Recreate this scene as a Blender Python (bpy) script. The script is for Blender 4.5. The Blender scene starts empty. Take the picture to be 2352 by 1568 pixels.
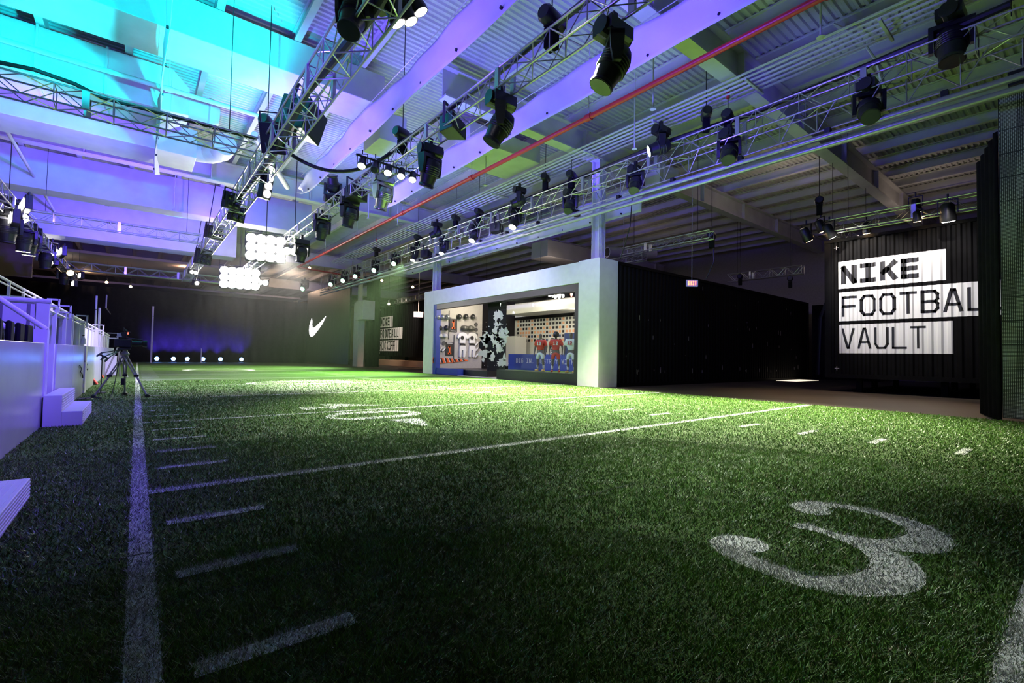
import bpy, bmesh, math, random
import numpy as np
from mathutils import Vector as V, Matrix as M
random.seed(7); rng = np.random.default_rng(5)
C = bpy.context.scene.collection
PI = math.pi; R = math.radians
# ---------------------------------------------------------------- camera
F, YAW, PIT, ROL, H = 1077.2, 0.67426, 0.03176, 0.01753, 1.14465
fw = V((math.sin(YAW)*math.cos(PIT), math.cos(YAW)*math.cos(PIT), math.sin(PIT)))
r0 = V((math.cos(YAW), -math.sin(YAW), 0)); u0 = r0.cross(fw)
rt = r0*math.cos(ROL)+u0*math.sin(ROL); up = -r0*math.sin(ROL)+u0*math.cos(ROL)
CAM = V((0, 0, H))
cd = bpy.data.cameras.new('camera'); cam = bpy.data.objects.new('camera', cd); C.objects.link(cam)
cd.sensor_width = 36; cd.lens = F/2352*36; cd.clip_end = 300; cd.clip_start = .05
m = M((rt, up, -fw)).transposed().to_4x4(); m.translation = CAM; cam.matrix_world = m
bpy.context.scene.camera = cam
def ray(x, y): return rt*((x-1176)/F)-up*((y-784)/F)+fw
def atX(x, y, X): d = ray(x, y); return CAM+d*(X/d.x)
def atY(x, y, Y): d = ray(x, y); return CAM+d*(Y/d.y)
def atZ(x, y, Z): d = ray(x, y); return CAM+d*((Z-H)/d.z)
# ---------------------------------------------------------------- world, exposure
sc = bpy.context.scene
w = bpy.data.worlds.new('world'); sc.world = w; w.use_nodes = True
w.node_tree.nodes['Background'].inputs[0].default_value = (.5, .5, .7, 1)
w.node_tree.nodes['Background'].inputs[1].default_value = .012
sc.view_settings.view_transform = 'Standard'; sc.view_settings.look = 'None'
sc.view_settings.gamma = 1; sc.view_settings.exposure = 0; sc.view_settings.use_curve_mapping = False
sc.cycles.use_denoising = True; sc.cycles.adaptive_threshold = .04; sc.cycles.max_bounces = 5; sc.cycles.diffuse_bounces = 3
sc.cycles.glossy_bounces = 2; sc.cycles.transmission_bounces = 3; sc.cycles.transparent_max_bounces = 6
sc.cycles.sample_clamp_indirect = 3; sc.cycles.caustics_reflective = False; sc.cycles.caustics_refractive = False
# ---------------------------------------------------------------- stage lights, with fill spots added where no fixture hangs
VIO = (.15, .07, 1); BLU = (.11, .045, 1); BLU2 = (.10, .05, 1); STV = (.16, .09, 1); CYA = (0, .8, 1); WHT = (1, .95, .85); WRM = (1, .62, .36); GRN = (.35, 1, .3); COO = (.52, .5, 1)
def spot(loc, tgt, col, P, ang=60, blend=.6, rad=.12):
    l = bpy.data.lights.new('stage_or_fill_spot', 'SPOT'); l.energy = P; l.color = col; l.spot_size = R(ang); l.spot_blend = blend; l.shadow_soft_size = rad
    o = bpy.data.objects.new('stage_or_fill_spot', l); C.objects.link(o); o.location = loc
    o.rotation_euler = (V(tgt)-V(loc)).to_track_quat('-Z', 'Y').to_euler(); return o
def point(loc, col, P, rad=.15):
    l = bpy.data.lights.new('lamp_or_fill_glow', 'POINT'); l.energy = P; l.color = col; l.shadow_soft_size = rad
    o = bpy.data.objects.new('lamp_or_fill_glow', l); C.objects.link(o); o.location = loc; return o
# ceiling washes aimed up from the trusses, plus blue fill added at right
spot((1.2, 12.2, 6.9), (-.2, 15.5, 10.8), CYA, 4200, 98, .6)
spot((-2, 19.5, 6.9), (-2.5, 22.6, 8.9), VIO, 825, 120, .9)
spot((.5, 16, 6.9), (1.2, 19.5, 9), VIO, 495, 90, .9)
spot((-1.5, 9, 6.6), (-.8, 14.4, 10.4), CYA, 2600, 85, .6)
spot((-2.5, 15.5, 6.9), (-2.5, 18.6, 10.3), CYA, 1100, 58, .8)
spot((1.8, 19, 6.6), (2, 22.6, 8.8), VIO, 700, 110, .9)
spot((2.2, 17, 6.8), (5.2, 17.5, 10.8), VIO, 1265, 115, .8)
spot((-3, 18.5, 6.8), (-3, 24, 9.5), VIO, 1430, 110, .8)
spot((0, 24, 6.9), (-1, 30.4, 9.4), BLU, 3150, 120, .8)
spot((3, 9.5, 6.9), (5.4, 9.5, 9.0), VIO, 935, 120, .9)
spot((3, 14.5, 6.9), (5.4, 15, 8.8), VIO, 1100, 120, .9)
spot((3, 5.5, 6.9), (5.4, 5, 9), VIO, 440, 120, .9)
spot((2.6, 29, 6.9), (5, 32, 10), VIO, 1430, 120, .9)
spot((6.1, 6, 7.2), (9.3, 6.5, 8.8), BLU2, 1147, 130, .9)  # this and the next right-hand spots: blue fill added against green turf bounce
spot((13.9, 5, 8.3), (18, 6, 10.6), BLU2, 98, 130, .9)
spot((13.9, 13, 8.3), (17, 15, 10.6), BLU2, 122, 130, .9)
spot((6.1, 12.5, 7.2), (9.6, 13.5, 9), BLU2, 994, 130, .9)
spot((6.1, 20, 7.2), (10, 22, 10), BLU2, 1530, 130, .9)
spot((-1, 33, 6.7), (-1, 38, 9.5), BLU2, 3213, 120, .8)
spot((10.5, 8, 6.6), (13.8, 9, 7.9), BLU2, 420, 130, .9)
spot((10.5, 20, 6.6), (13.8, 22, 7.9), BLU2, 535, 130, .9)
# violet on the stand
spot((2.6, 12, 6.4), (-2.6, 12, 1.2), STV, 4600, 58, .8)
spot((2.4, 6.6, 6.4), (-2.2, 6, .9), STV, 1300, 52, .9)
spot((2.6, 2.5, 6.2), (-1.8, 5.5, .8), STV, 1500, 52, .9)
spot((2.0, 3.6, 6.2), (-3.2, 11, 1.7), STV, 4800, 50, .9)
spot((2.4, 20, 6.4), (-2.2, 24, 1.0), (.5, .4, 1), 7000, 75, .8)
spot((.6, 8.5, 5.9), (2.7, 10, 6.5), VIO, 700, 130, .9)  # added spot tinting the speaker truss violet
# white and green on the turf
spot((5.2, 24.6, 6.3), (5.9, 18.4, 0), WHT, 36000, 40, 1)
spot((5.0, 25.0, 6.3), (8.5, 18.4, 0), WHT, 6000, 40, 1)
spot((12.85, 19, 6.95), (10.4, 17.5, 0), (.8, 1, .55), 31000, 74, 1)
spot((12.85, 12, 6.95), (10.4, 11.5, 0), (1, 1, .7), 36000, 76, 1)
spot((12.85, 6, 6.95), (10.8, 5.2, 0), (1, 1, .7), 22000, 76, 1)
spot((5.7, 14.5, 6.3), (8.2, 11.5, 0), (.9, 1, .6), 7000, 84, 1)
spot((12.85, 27, 6.95), (9.6, 27, 0), (.6, 1, .4), 22000, 80, 1)
spot((12.85, 37, 6.95), (7.5, 38, 0), (.7, 1, .6), 12000, 90, 1)
spot((5.7, 30, 6.2), (5.0, 36, 0), WHT, 5000, 80, 1)
spot((5.7, 5.5, 6.2), (4.3, 1.1, 0), (.95, 1, .85), 3600, 46, 1)
spot((5.7, 9.5, 6.4), (6.8, 8.5, 0), (.95, 1, .8), 9500, 104, 1)  # this and the next: soft fill added to brighten the turf centre
spot((5.7, 18, 6.4), (4.6, 19.5, 0), (.85, 1, .75), 7500, 96, 1)
# cool light on the shop front
spot((9, 17, 7), (14.2, 19, 3), COO, 1900, 100, .9)
spot((8, 9, 6.8), (14.4, 12.4, 2.4), (.75, .8, 1), 900, 60, .9)
# warm fill points added to brighten the right hall, outside any fixture
for p in ((19, 20, 6), (27, 20, 7), (24, 9, 8.6), (30, 5, 8), (20, 36, 8)): point(p, (1, .78, .66), 48, .3)
for p in ((3, 50, 8.5), (-4, 60, 8.5), (6, 66, 8.5), (14, 60, 8.8)): point(p, (1, .66, .45), 260, .3)
# ---------------------------------------------------------------- materials
MT = {}
def mat(name, col, rough=.6, metal=0, em=None, es=0, noise=0, scale=8, bump=0, spec=.5):
    if name in MT: return MT[name]
    m = bpy.data.materials.new(name); m.use_nodes = True; nt = m.node_tree; b = nt.nodes['Principled BSDF']
    b.inputs['Base Color'].default_value = (*col, 1); b.inputs['Roughness'].default_value = rough
    b.inputs['Metallic'].default_value = metal; b.inputs['Specular IOR Level'].default_value = spec
    if em: b.inputs['Emission Color'].default_value = (*em, 1); b.inputs['Emission Strength'].default_value = es
    if noise or bump:
        tc = nt.nodes.new('ShaderNodeTexCoord'); n = nt.nodes.new('ShaderNodeTexNoise'); n.inputs['Scale'].default_value = scale; n.inputs['Detail'].default_value = 4
        nt.links.new(tc.outputs['Object'], n.inputs['Vector'])
        if noise:
            r = nt.nodes.new('ShaderNodeValToRGB'); r.color_ramp.elements[0].position = .3; r.color_ramp.elements[1].position = .7
            r.color_ramp.elements[0].color = (*[c*(1-noise) for c in col], 1); r.color_ramp.elements[1].color = (*[min(1, c*(1+noise)) for c in col], 1)
            nt.links.new(n.outputs['Fac'], r.inputs[0]); nt.links.new(r.outputs[0], b.inputs['Base Color'])
        if bump:
            bp = nt.nodes.new('ShaderNodeBump'); bp.inputs['Strength'].default_value = bump; bp.inputs['Distance'].default_value = .02
            nt.links.new(n.outputs['Fac'], bp.inputs['Height']); nt.links.new(bp.outputs[0], b.inputs['Normal'])
    MT[name] = m; return m
white = mat('white_paint', (.72, .72, .72), .55, noise=.05, scale=3)
steelw = mat('roof_white', (.62, .62, .6), .6, noise=.08, scale=1.5)
alu = mat('aluminium', (.62, .62, .63), .32, .85)
blk = mat('black_plastic', (.012, .012, .014), .4, noise=.2, scale=20)
blkc = mat('black_cloth', (.008, .008, .01), .9, noise=.3, scale=4, bump=.3, spec=.08)
blkpaint = mat('black_container_paint', (.004, .0038, .004), .6, noise=.25, scale=3, spec=.07)
gloss = mat('white_gloss_panel', (.6, .6, .62), .22, noise=.04, scale=2)
stepw = mat('ribbed_white', (.66, .66, .68), .4)
fabric = mat('white_fabric', (.72, .72, .74), .75, noise=.05, scale=1.2, bump=.5)
red = mat('red_pipe_paint', (.5, .03, .02), .4)
redl = mat('red_hook', (.6, .04, .03), .5)
silver = mat('silver_housing', (.6, .62, .58), .25, .8)
greyp = mat('grey_wall', (.42, .4, .37), .6, noise=.06)
brown = mat('brown_wall', (.24, .17, .13), .8, noise=.25, scale=.5)
paint = mat('field_paint', (.5, .52, .5), .85, noise=.35, scale=60, bump=.6)
darkwood = mat('black_wood', (.008, .008, .014), .4, noise=.3, scale=12)
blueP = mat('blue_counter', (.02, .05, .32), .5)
orange = mat('orange_print', (.85, .13, .02), .5)
blackp = mat('black_print', (.01, .01, .01), .5)
whitep = mat('white_print', (.78, .78, .76), .5)
def glow(name, col, s): return mat(name, (.8, .8, .8), .3, em=col, es=s)
gW = glow('lamp_white', (1, .97, .9), 30); gG = glow('lamp_green', (.35, 1, .55), 9); gWm = glow('lamp_warm', (1, .66, .32), 28)
gY = glow('lamp_yellowish', (1, 1, .72), 12); gB = glow('lamp_blue', (.1, .25, 1), 40); gR = glow('lamp_red', (1, .1, .05), 6); gC = glow('lamp_pale', (.75, 1, 1), 6)
gSw = glow('sign_white', (1, .97, 1), 3.5)
lensd = mat('dark_lens', (.02, .02, .03), .08)
# ---------------------------------------------------------------- helpers
class MB:
    def __init__(s): s.v = []; s.f = []; s.mi = []; s.k = 0
    def add(s, vs, fs):
        n = len(s.v); s.v += [tuple(p) for p in vs]; s.f += [[n+i for i in f] for f in fs]; s.mi += [s.k]*len(fs); return s
    def box(s, a, b):
        x0, y0, z0 = a; x1, y1, z1 = b
        return s.add([(x0, y0, z0), (x1, y0, z0), (x1, y1, z0), (x0, y1, z0), (x0, y0, z1), (x1, y0, z1), (x1, y1, z1), (x0, y1, z1)],
                     [(0, 3, 2, 1), (4, 5, 6, 7), (0, 1, 5, 4), (1, 2, 6, 5), (2, 3, 7, 6), (3, 0, 4, 7)])
    def cyl(s, a, b, r, n=8, r2=None, cap=True):
        a = V(a); b = V(b); d = (b-a).normalized(); q = d.orthogonal().normalized(); p = d.cross(q); r2 = r if r2 is None else r2
        vs = []
        for (c, rr) in ((a, r), (b, r2)):
            for i in range(n): t = 2*PI*i/n; vs.append(c+q*math.cos(t)*rr+p*math.sin(t)*rr)
        fs = [(i, (i+1) % n, n+(i+1) % n, n+i) for i in range(n)]
        if cap: fs += [tuple(range(n-1, -1, -1)), tuple(range(n, 2*n))]
        return s.add(vs, fs)
    def path(s, pts, r, n=6):
        for a, b in zip(pts, pts[1:]): s.cyl(a, b, r, n)
        return s
    def lathe(s, prof, c=(0, 0, 0), ax='z', n=16):
        vs = []; c = V(c)
        for (r, z) in prof:
            for i in range(n):
                t = 2*PI*i/n; p = V((r*math.cos(t), r*math.sin(t), z))
                if ax == 'x': p = V((p.z, p.x, p.y))
                if ax == 'y': p = V((p.x, p.z, p.y))
                vs.append(c+p)
        fs = []
        for k in range(len(prof)-1):
            for i in range(n): fs.append((k*n+i, k*n+(i+1) % n, (k+1)*n+(i+1) % n, (k+1)*n+i))
        fs += [tuple(range(n-1, -1, -1)), tuple((len(prof)-1)*n+i for i in range(n))]
        return s.add(vs, fs)
    def prism(s, poly, d):      # poly: 3D points, extruded along d
        n = len(poly); d = V(d); vs = [V(p) for p in poly]+[V(p)+d for p in poly]
        return s.add(vs, [tuple(range(n)), tuple(range(2*n-1, n-1, -1))]+[(i, (i+1) % n, n+(i+1) % n, n+i) for i in range(n)])
    def mesh(s, name, mats, smooth=False):
        me = bpy.data.meshes.new(name); me.from_pydata(s.v, [], s.f)
        mats = mats if isinstance(mats, (list, tuple)) else [mats]
        for m_ in mats: me.materials.append(m_)
        if len(mats) > 1: me.polygons.foreach_set('material_index', s.mi)
        bm = bmesh.new(); bm.from_mesh(me); bmesh.ops.recalc_face_normals(bm, faces=bm.faces); bm.to_mesh(me); bm.free()
        if smooth:
            me.polygons.foreach_set('use_smooth', [True]*len(me.polygons))
            if hasattr(me, 'set_sharp_from_angle'): me.set_sharp_from_angle(angle=R(40))
        return me
    def build(s, name, mats, parent=None, smooth=False, bev=0, world=True):
        L = V((0, 0, 0)); p = parent
        while p is not None: L += p.location; p = p.parent
        if world: s.v = [tuple(V(q)-L) for q in s.v]
        o = bpy.data.objects.new(name, s.mesh(name, mats, smooth)); C.objects.link(o)
        if parent: o.parent = parent
        if bev:
            b = o.modifiers.new('bevel', 'BEVEL'); b.width = bev; b.segments = 2; b.limit_method = 'ANGLE'
        return o
def obj(name, me, parent, loc=(0, 0, 0), rot=None):
    o = bpy.data.objects.new(name, me); C.objects.link(o); o.parent = parent; o.location = loc
    if rot is not None: o.rotation_euler = rot
    return o
def tag(o, label, cat, group=None, kind=None):
    o['label'] = label; o['category'] = cat
    if group: o['group'] = group
    if kind: o['kind'] = kind
    return o
def thing(name, label, cat, loc=(0, 0, 0), group=None, rz=0):
    o = bpy.data.objects.new(name, None); C.objects.link(o); o.location = loc; o.rotation_euler = (0, 0, rz); o.empty_display_size = .1
    return tag(o, label, cat, group)
def dup(root, loc, rot=None, label=None, group=None):
    r = root.copy(); C.objects.link(r); r.location = loc
    if rot is not None: r.rotation_euler = rot
    if label: r['label'] = label
    if group: r['group'] = group
    for ch in list(root.children):
        c = ch.copy(); C.objects.link(c); c.parent = r
        for g in ch.children: d = g.copy(); C.objects.link(d); d.parent = c
    return r
def struct(name, mb, mats, **k):
    o = mb.build(name, mats, **k); o['kind'] = 'structure'; return o

ORD = 'first second third fourth fifth sixth seventh eighth ninth tenth eleventh twelfth thirteenth fourteenth fifteenth sixteenth seventeenth eighteenth nineteenth twentieth twenty-first twenty-second twenty-third twenty-fourth twenty-fifth twenty-sixth twenty-seventh twenty-eighth'.split()
# ================================================================ SHELL
X0, X1, YB, YF = -13., 40., -6., 92.
zf = -.03
# dark brown floor, mottled at random
mf = bpy.data.materials.new('dark_floor'); mf.use_nodes = True; nt = mf.node_tree; b = nt.nodes['Principled BSDF']
tc = nt.nodes.new('ShaderNodeTexCoord'); n1 = nt.nodes.new('ShaderNodeTexNoise'); n1.inputs['Scale'].default_value = .5; n1.inputs['Detail'].default_value = 6
rp = nt.nodes.new('ShaderNodeValToRGB'); rp.color_ramp.elements[0].color = (.028, .022, .019, 1); rp.color_ramp.elements[1].color = (.07, .055, .045, 1)
nt.links.new(tc.outputs['Object'], n1.inputs['Vector']); nt.links.new(n1.outputs['Fac'], rp.inputs[0]); nt.links.new(rp.outputs[0], b.inputs['Base Color'])
b.inputs['Roughness'].default_value = .5
struct('floor', MB().box((X0, YB, zf-.1), (X1, YF, zf)), mf)
# corrugated roof deck: ridges run across the hall
ZD = 10.8
mb = MB(); y = -2.0; prof = []
while y < YF: prof += [(y, ZD), (y+.07, ZD), (y+.10, ZD-.06), (y+.17, ZD-.06)]; y += .2
vs = [(X0, p[0], p[1]) for p in prof]+[(X1, p[0], p[1]) for p in prof]; n = len(prof)
mb.add(vs, [(i, i+1, n+i+1, n+i) for i in range(n-1)])
ceil = struct('ceiling', mb, steelw)
for i in range(27):
    x = -12.2+1.95*i
    p = MB(); p.box((x-.09, -2, 10.32), (x+.09, YF, 10.36)); p.box((x-.012, -2, 10.36), (x+.012, YF, 10.70)); p.box((x-.09, -2, 10.70), (x+.09, YF, 10.738))
    p.build('purlin', steelw, ceil)
struct('wall_right', MB().box((X1, YB, zf), (X1+.2, YF, ZD+.2)), mat('dim_wall', (.3, .28, .27), .8, noise=.1))
struct('wall_left', MB().box((X0-.2, YB, zf), (X0, YF, ZD+.2)), brown)
struct('wall_far', MB().box((X0, YF, zf), (X1, YF+.2, ZD+.2)), mat('tan_wall', (.36, .25, .17), .8, noise=.2, scale=.4))
struct('wall_back', MB().box((X0, YB-.2, zf), (X1, YB, 6)), blkc)
# girders across the hall
for (y, x0, x1, z0, lab) in ((6.6, 7.2, X1, 9.3, 'first'), (12.9, 7.3, X1, 9.3, 'second'), (26.5, X0, X1, 9.3, 'third'), (45.2, X0, X1, 9.2, 'fourth'), (64, X0, X1, 9.2, 'farthest')):
    g = MB(); g.box((x0, y-.22, z0), (x1, y+.22, z0+.05)); g.box((x0, y-.02, z0+.05), (x1, y+.02, 10.28)); g.box((x0, y-.22, 10.25), (x1, y+.22, 10.30))
    x = x0+2
    while x < x1: g.box((x-.02, y-.2, z0+.05), (x+.02, y+.2, 10.25)); x += 4.5
    where = {'first': 'nearest the camera, over the dark floor', 'second': 'standing over the shop front column', 'third': 'behind the column at the far end of the shop front',
             'fourth': 'above the far column with the white box', 'farthest': 'farthest back over the black curtain'}[lab]
    tag(g.build('roof_girder', steelw), 'deep white steel roof girder '+where, 'girder', 'roof girders across the hall')
# large white soffits and ducts in the violet and cyan light
tag(MB().box((X0+.02, 14.6, 9.3), (6.1, 16.2, 10.3)).build('soffit_box', steelw, bev=.02), 'deep white boxed-in beam washed in cyan light, nearest of the boxed beams', 'beam')
d = thing('air_duct', 'long white rectangular air duct with round nozzles at its end, under cyan light', 'duct', (-6, 19.4, 8.9))
mb = MB(); mb.box((X0+.02, 18.6, 8.85), (.6, 20.2, 10.25)); mb.build('duct_body', steelw, d, bev=.02)
for x in np.arange(-11.5, .5, 1.5): MB().box((x-.03, 18.57, 8.82), (x+.03, 20.23, 10.28)).build('duct_flange', steelw, d)
mb = MB(); a = [(.6, 18.6, 8.85), (.6, 20.2, 8.85), (.6, 20.2, 10.25), (.6, 18.6, 10.25)]; b2 = [(1.1, 19.0, 9.05), (1.1, 19.8, 9.05), (1.1, 19.8, 9.95), (1.1, 19.0, 9.95)]
mb.add(a+b2, [(0, 1, 5, 4), (1, 2, 6, 5), (2, 3, 7, 6), (3, 0, 4, 7), (4, 5, 6, 7)]); mb.build('duct_reducer', steelw, d)
mb = MB(); mb.lathe([(.42, 0), (.42, .55), (.5, .6), (.5, .66), (.34, .9)], (1.1, 19.4, 9.5), 'x', 20); mb.build('nozzle', steelw, d, smooth=True)
mb = MB(); mb.lathe([(.2, .0), (.24, .02)], (1.99, 19.4, 9.5), 'x', 16); mb.build('nozzle_mouth', blk, d)
d2 = thing('air_duct', 'second white air duct with a curved elbow, behind the nozzle duct', 'duct', (-6, 22.8, 8.9))
mb = MB(); mb.box((X0+.02, 22.3, 8.8), (1.6, 24.2, 9.9)); mb.build('duct_body', steelw, d2, bev=.02)
mb = MB(); mb.path([(1.6, 23.2, 9.4), (2.1, 22.9, 9.35), (2.4, 22.2, 9.3), (2.45, 21.4, 9.3)], .42, 16); mb.build('elbow', steelw, d2, smooth=True)
tag(MB().box((X0+.02, 30.4, 8.5), (8.2, 31.6, 10.3)).build('soffit_box', steelw, bev=.02), 'broad boxed-in beam glowing deep blue behind the ducts', 'beam')
tag(MB().box((X0+.02, 37.5, 7.7), (5.2, 39.2, 10.3)).build('soffit_box', steelw, bev=.02), 'blue lit bulkhead at the far end of the violet ceiling', 'beam')
tag(MB().box((X0, 48.6, 8.5), (9, 62, 8.7)).build('ceiling_raft', mat('tan_board', (.5, .38, .3), .8)), 'flat tan ceiling raft with warm lamps beyond the blue bulkhead', 'ceiling panel')
tag(MB().box((X0, 63.2, 7.9), (16, 80, 8.1)).build('ceiling_raft', mat('dusk_board', (.2, .18, .2), .8)), 'dark ceiling raft above the far black curtain', 'ceiling panel')
wl = MB().box((-13, 48, 6.4-.2), (-6.1, 48.2, 10.3)).build('hanging_wall_panel', brown); tag(wl, 'brown stained wall panel above the black curtain on the left', 'wall panel')
ml = thing('mural_panel', 'dark framed colourful picture panel high at the left edge', 'picture', (-6.2, 25, 5))
MB().box((-12.5, 30.0, 5.2), (-6.25, 30.1, 9.3)).build('frame', blk, ml)
MB().box((-12.4, 29.97, 5.3), (-6.4, 30.0, 9.2)).build('picture', mat('mural', (.3, .2, .1), .6, noise=.9, scale=1.3), ml)
# ceiling pipes
def pipe(a, b, r, mt, name, label, cat='pipe', coup=0, group=None):
    t = thing(name, label, cat, a, group); MB().cyl(a, b, r, 12).build('pipe_run', mt, t, smooth=True)
    if coup:
        a = V(a); b = V(b); L = (b-a).length; k = 1.5
        while k < L: q = a+(b-a)*(k/L); dd = (b-a).normalized(); MB().cyl(q-dd*.1, q+dd*.1, r*1.35, 12).build('coupling', mt, t, smooth=True); MB().cyl(q, (q.x, q.y, 10.3), .012, 5).build('hanger', steelw, t); k += coup
    return t
pipe((9.85, 1.5, 8.0), (9.85, 40, 8.0), .075, red, 'sprinkler_pipe', 'long red painted sprinkler main hung along the roof', coup=6)
pipe((9.85, 40, 8.0), (17, 42, 8.0), .07, red, 'sprinkler_pipe', 'dark red branch pipe crossing at the far end of the red main')
pipe((-3.95, 16, 9.0), (-3.95, 42, 9.0), .06, steelw, 'ceiling_conduit', 'white pipe running away above the left lighting truss')
pipe((X0, 33, 8.9), (4.5, 33, 8.9), .08, steelw, 'ceiling_conduit', 'white pipe crossing in front of the blue bulkhead', coup=5)
spot((2, 31.8, 6.8), (1.5, 33, 8.9), CYA, 900, 30, .9)
pipe((X0, 17.6, 9.1), (4.8, 17.6, 9.1), .07, steelw, 'ceiling_conduit', 'white pipe just behind the cyan boxed beam', coup=4)
pipe((3.1, 19.2, 9.1), (5.4, 24.3, 9.1), .12, steelw, 'open_pipe', 'short slanted white tube with a dark open end beyond the speakers')
cr = thing('conduit_rack', 'bundle of parallel grey conduits on brackets beside the red pipe', 'conduit', (13, 2, 9))
for i in range(6): MB().cyl((13.0+.17*i, 1, 9.15-.03*i), (13.0+.17*i, 42, 9.15-.03*i), .035, 6).build('conduit', steelw, cr)
for y in range(3, 42, 3): MB().box((12.9, y-.03, 8.9), (14.0, y+.03, 8.96)).build('bracket', steelw, cr)
# bent conduits at the top right
bc = thing('bent_conduits', 'pair of looping grey conduits dropping from the roof at the top right', 'conduit', (15, 3.2, 9))
for i in range(3):
    o = .16*i; MB().path([(14.6+o, 4.4, 10.4), (14.8+o, 3.9, 9.9), (15.2+o, 3.6, 9.2), (15.6+o, 3.6, 8.8), (16.0+o, 3.8, 8.75), (16.3+o, 4.1, 8.95), (16.4+o, 4.4, 9.6)], .03, 6).build('conduit', steelw, bc)
# drop rods with sprinkler heads
rods = [atZ(1457, 340, 8.2), atZ(1500, 248, 8.2), atZ(1885, 82, 8.6), atZ(846, 500, 8.2), atZ(913, 515, 8.2), atZ(1115, 424, 8.2), atZ(400, 480, 8.2)]
for p, lab in zip(rods, ('below the second fabric banner', 'right of the red pipe', 'at the top right above the bare truss', 'beside the red pipe, farther off', 'near the far silver lamp', 'between red pipe and banner, middle distance', 'below the blue beam at left')):
    t = thing('sprinkler_drop', 'thin white sprinkler drop pipe '+lab, 'pipe', (p.x, p.y, p.z), 'sprinkler drops')
    MB().cyl((p.x, p.y, p.z), (p.x, p.y, 10.78), .022, 6).build('drop', steelw, t); MB().lathe([(.03, 0), (.09, .01), (.06, .05)], (p.x, p.y, p.z-.05), n=10).build('sprinkler_head', steelw, t)
# fabric banners
def banner(X, y0, y1, z0, z1, label, seed, end=True):
    t = thing('fabric_banner', label, 'banner', (X, y0, z0), 'white fabric banners hung along the roof'); rs = np.random.default_rng(seed); ny, nz = 120, 9
    ph = rs.uniform(0, 6, 6); vs = []
    for i in range(ny+1):
        y = y0+(y1-y0)*i/ny; e = max(0, (y-(y1-2.4))/2.4) if end else 0
        for j in range(nz+1):
            k = j/nz; sag = .05*math.sin((y-y0)*.35+ph[0])*k
            zt = z1-.16*abs(math.sin((y-y0)*.36+ph[1]))**.7-.3*e*e; zb = z0+.45*e*e
            x = X+.03*math.sin(y*1.1+ph[2]+k*2.5)+.02*math.sin(y*3.7+ph[3]-k*5)*k+.25*e*math.sin(k*3.1)
            vs.append((x, y, zb+(zt-zb)*k+sag*.25))
    mb = MB(); mb.add(vs, [(i*(nz+1)+j, (i+1)*(nz+1)+j, (i+1)*(nz+1)+j+1, i*(nz+1)+j+1) for i in range(ny) for j in range(nz)])
    o = mb.build('cloth', fabric, t, smooth=True); s = o.modifiers.new('t', 'SOLIDIFY'); s.thickness = .012
    MB().cyl((X, y0, z1+.02), (X, y1-.5, z1+.02), .012, 5).build('wire', alu, t)
    y = y0+1
    while y < y1-1.5: MB().cyl((X-.04, y, z0+.14), (X+.04, y, z0+.14), .035, 8).build('eyelet', blk, t); y += 1.7
    return t
banner(.30, 3, 24.5, 8.0, 9.0, 'white fabric banner seen nearly edge-on straight above the sideline', 1)
banner(5.5, 3, 22.8, 8.0, 9.05, 'crumpled white fabric banner glowing violet between the two nearer trusses', 2)
banner(9.0, 2, 22.4, 8.0, 9.0, 'smooth white fabric banner behind the middle truss, beside the red pipe', 3)
banner(15.4, 11.2, 33, 6.95, 8.1, 'grey-white fabric banner hanging above the shop front', 4)
# hvac boxes
for (a, b, lab) in (((16.6, 11.2, 8.4), (18.0, 12.2, 9.3), 'white air handling box hanging above the corrugated black wall'), ((6.3, 15.4, 8.6), (7.3, 16.9, 9.6), 'white box hood hanging beside the violet banner'),
                    ((19, 20.5, 7.2), (22.5, 22, 8.2), 'long white duct box with round outlet over the far right'), ((9.6, 14.8, 9.4), (13.2, 17.2, 10.1), 'dim boxed duct behind the red pipe above the shop')):
    db = tag(MB().box(a, b).build('duct_box', steelw, bev=.02), lab, 'duct'); MB().cyl(((a[0]+b[0])/2, (a[1]+b[1])/2, b[2]-.02), ((a[0]+b[0])/2, (a[1]+b[1])/2, 10.78), .02, 6).build('hanger', steelw, db)
rd = thing('round_duct', 'white round duct outlet pointing left above the black wall', 'duct', (20, 17, 6.6)); MB().cyl((20.5, 17.2, 7.1), (23.5, 16.2, 7.3), .3, 16).build('tube', steelw, rd, smooth=True); MB().cyl((20.47, 17.21, 7.1), (20.5, 17.2, 7.1), .24, 16).build('mouth', blk, rd); MB().cyl((21.5, 16.85, 7.1), (21.5, 16.85, 10.79), .02, 6).build('hanger', steelw, rd)
# columns
def column(x, y, z0, z1, label, r=.2):
    t = thing('steel_column', label, 'column', (x, y, z0), 'white steel columns'); mb = MB()
    mb.box((x-r, y-r, z0), (x+r, y-r+.04, z1)); mb.box((x-r, y+r-.04, z0), (x+r, y+r, z1)); mb.box((x-.02, y-r+.04, z0), (x+.02, y+r-.04, z1)); mb.build('shaft', white, t)
    for i in range(4): MB().cyl((x-r+.05+.09*i, y-r-.03, z0), (x-r+.05+.09*i, y-r-.03, z1-1), .022, 6).build('conduit', white, t)
    return t
column(14.75, 12.85, 5.15, 9.3, 'white steel column rising from the near end of the shop front')
column(14.75, 26.2, 5.15, 9.3, 'white steel column rising from the far end of the shop front')
cb = thing('boxed_column', 'white boxed column with a cube light box at the far end of the turf', 'column', (16.1, 42.6, 0))
MB().box((15.8, 42.4, zf), (16.4, 43.6, 5.9)).build('shaft', white, cb); MB().box((15.5, 40.6, 4.2), (16.6, 42.4, 5.9)).build('cube_box', white, cb, bev=.01)
MB().box((15.95, 42.7, 5.9), (16.25, 43.1, 9.3)).build('upper_shaft', white, cb)
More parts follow.
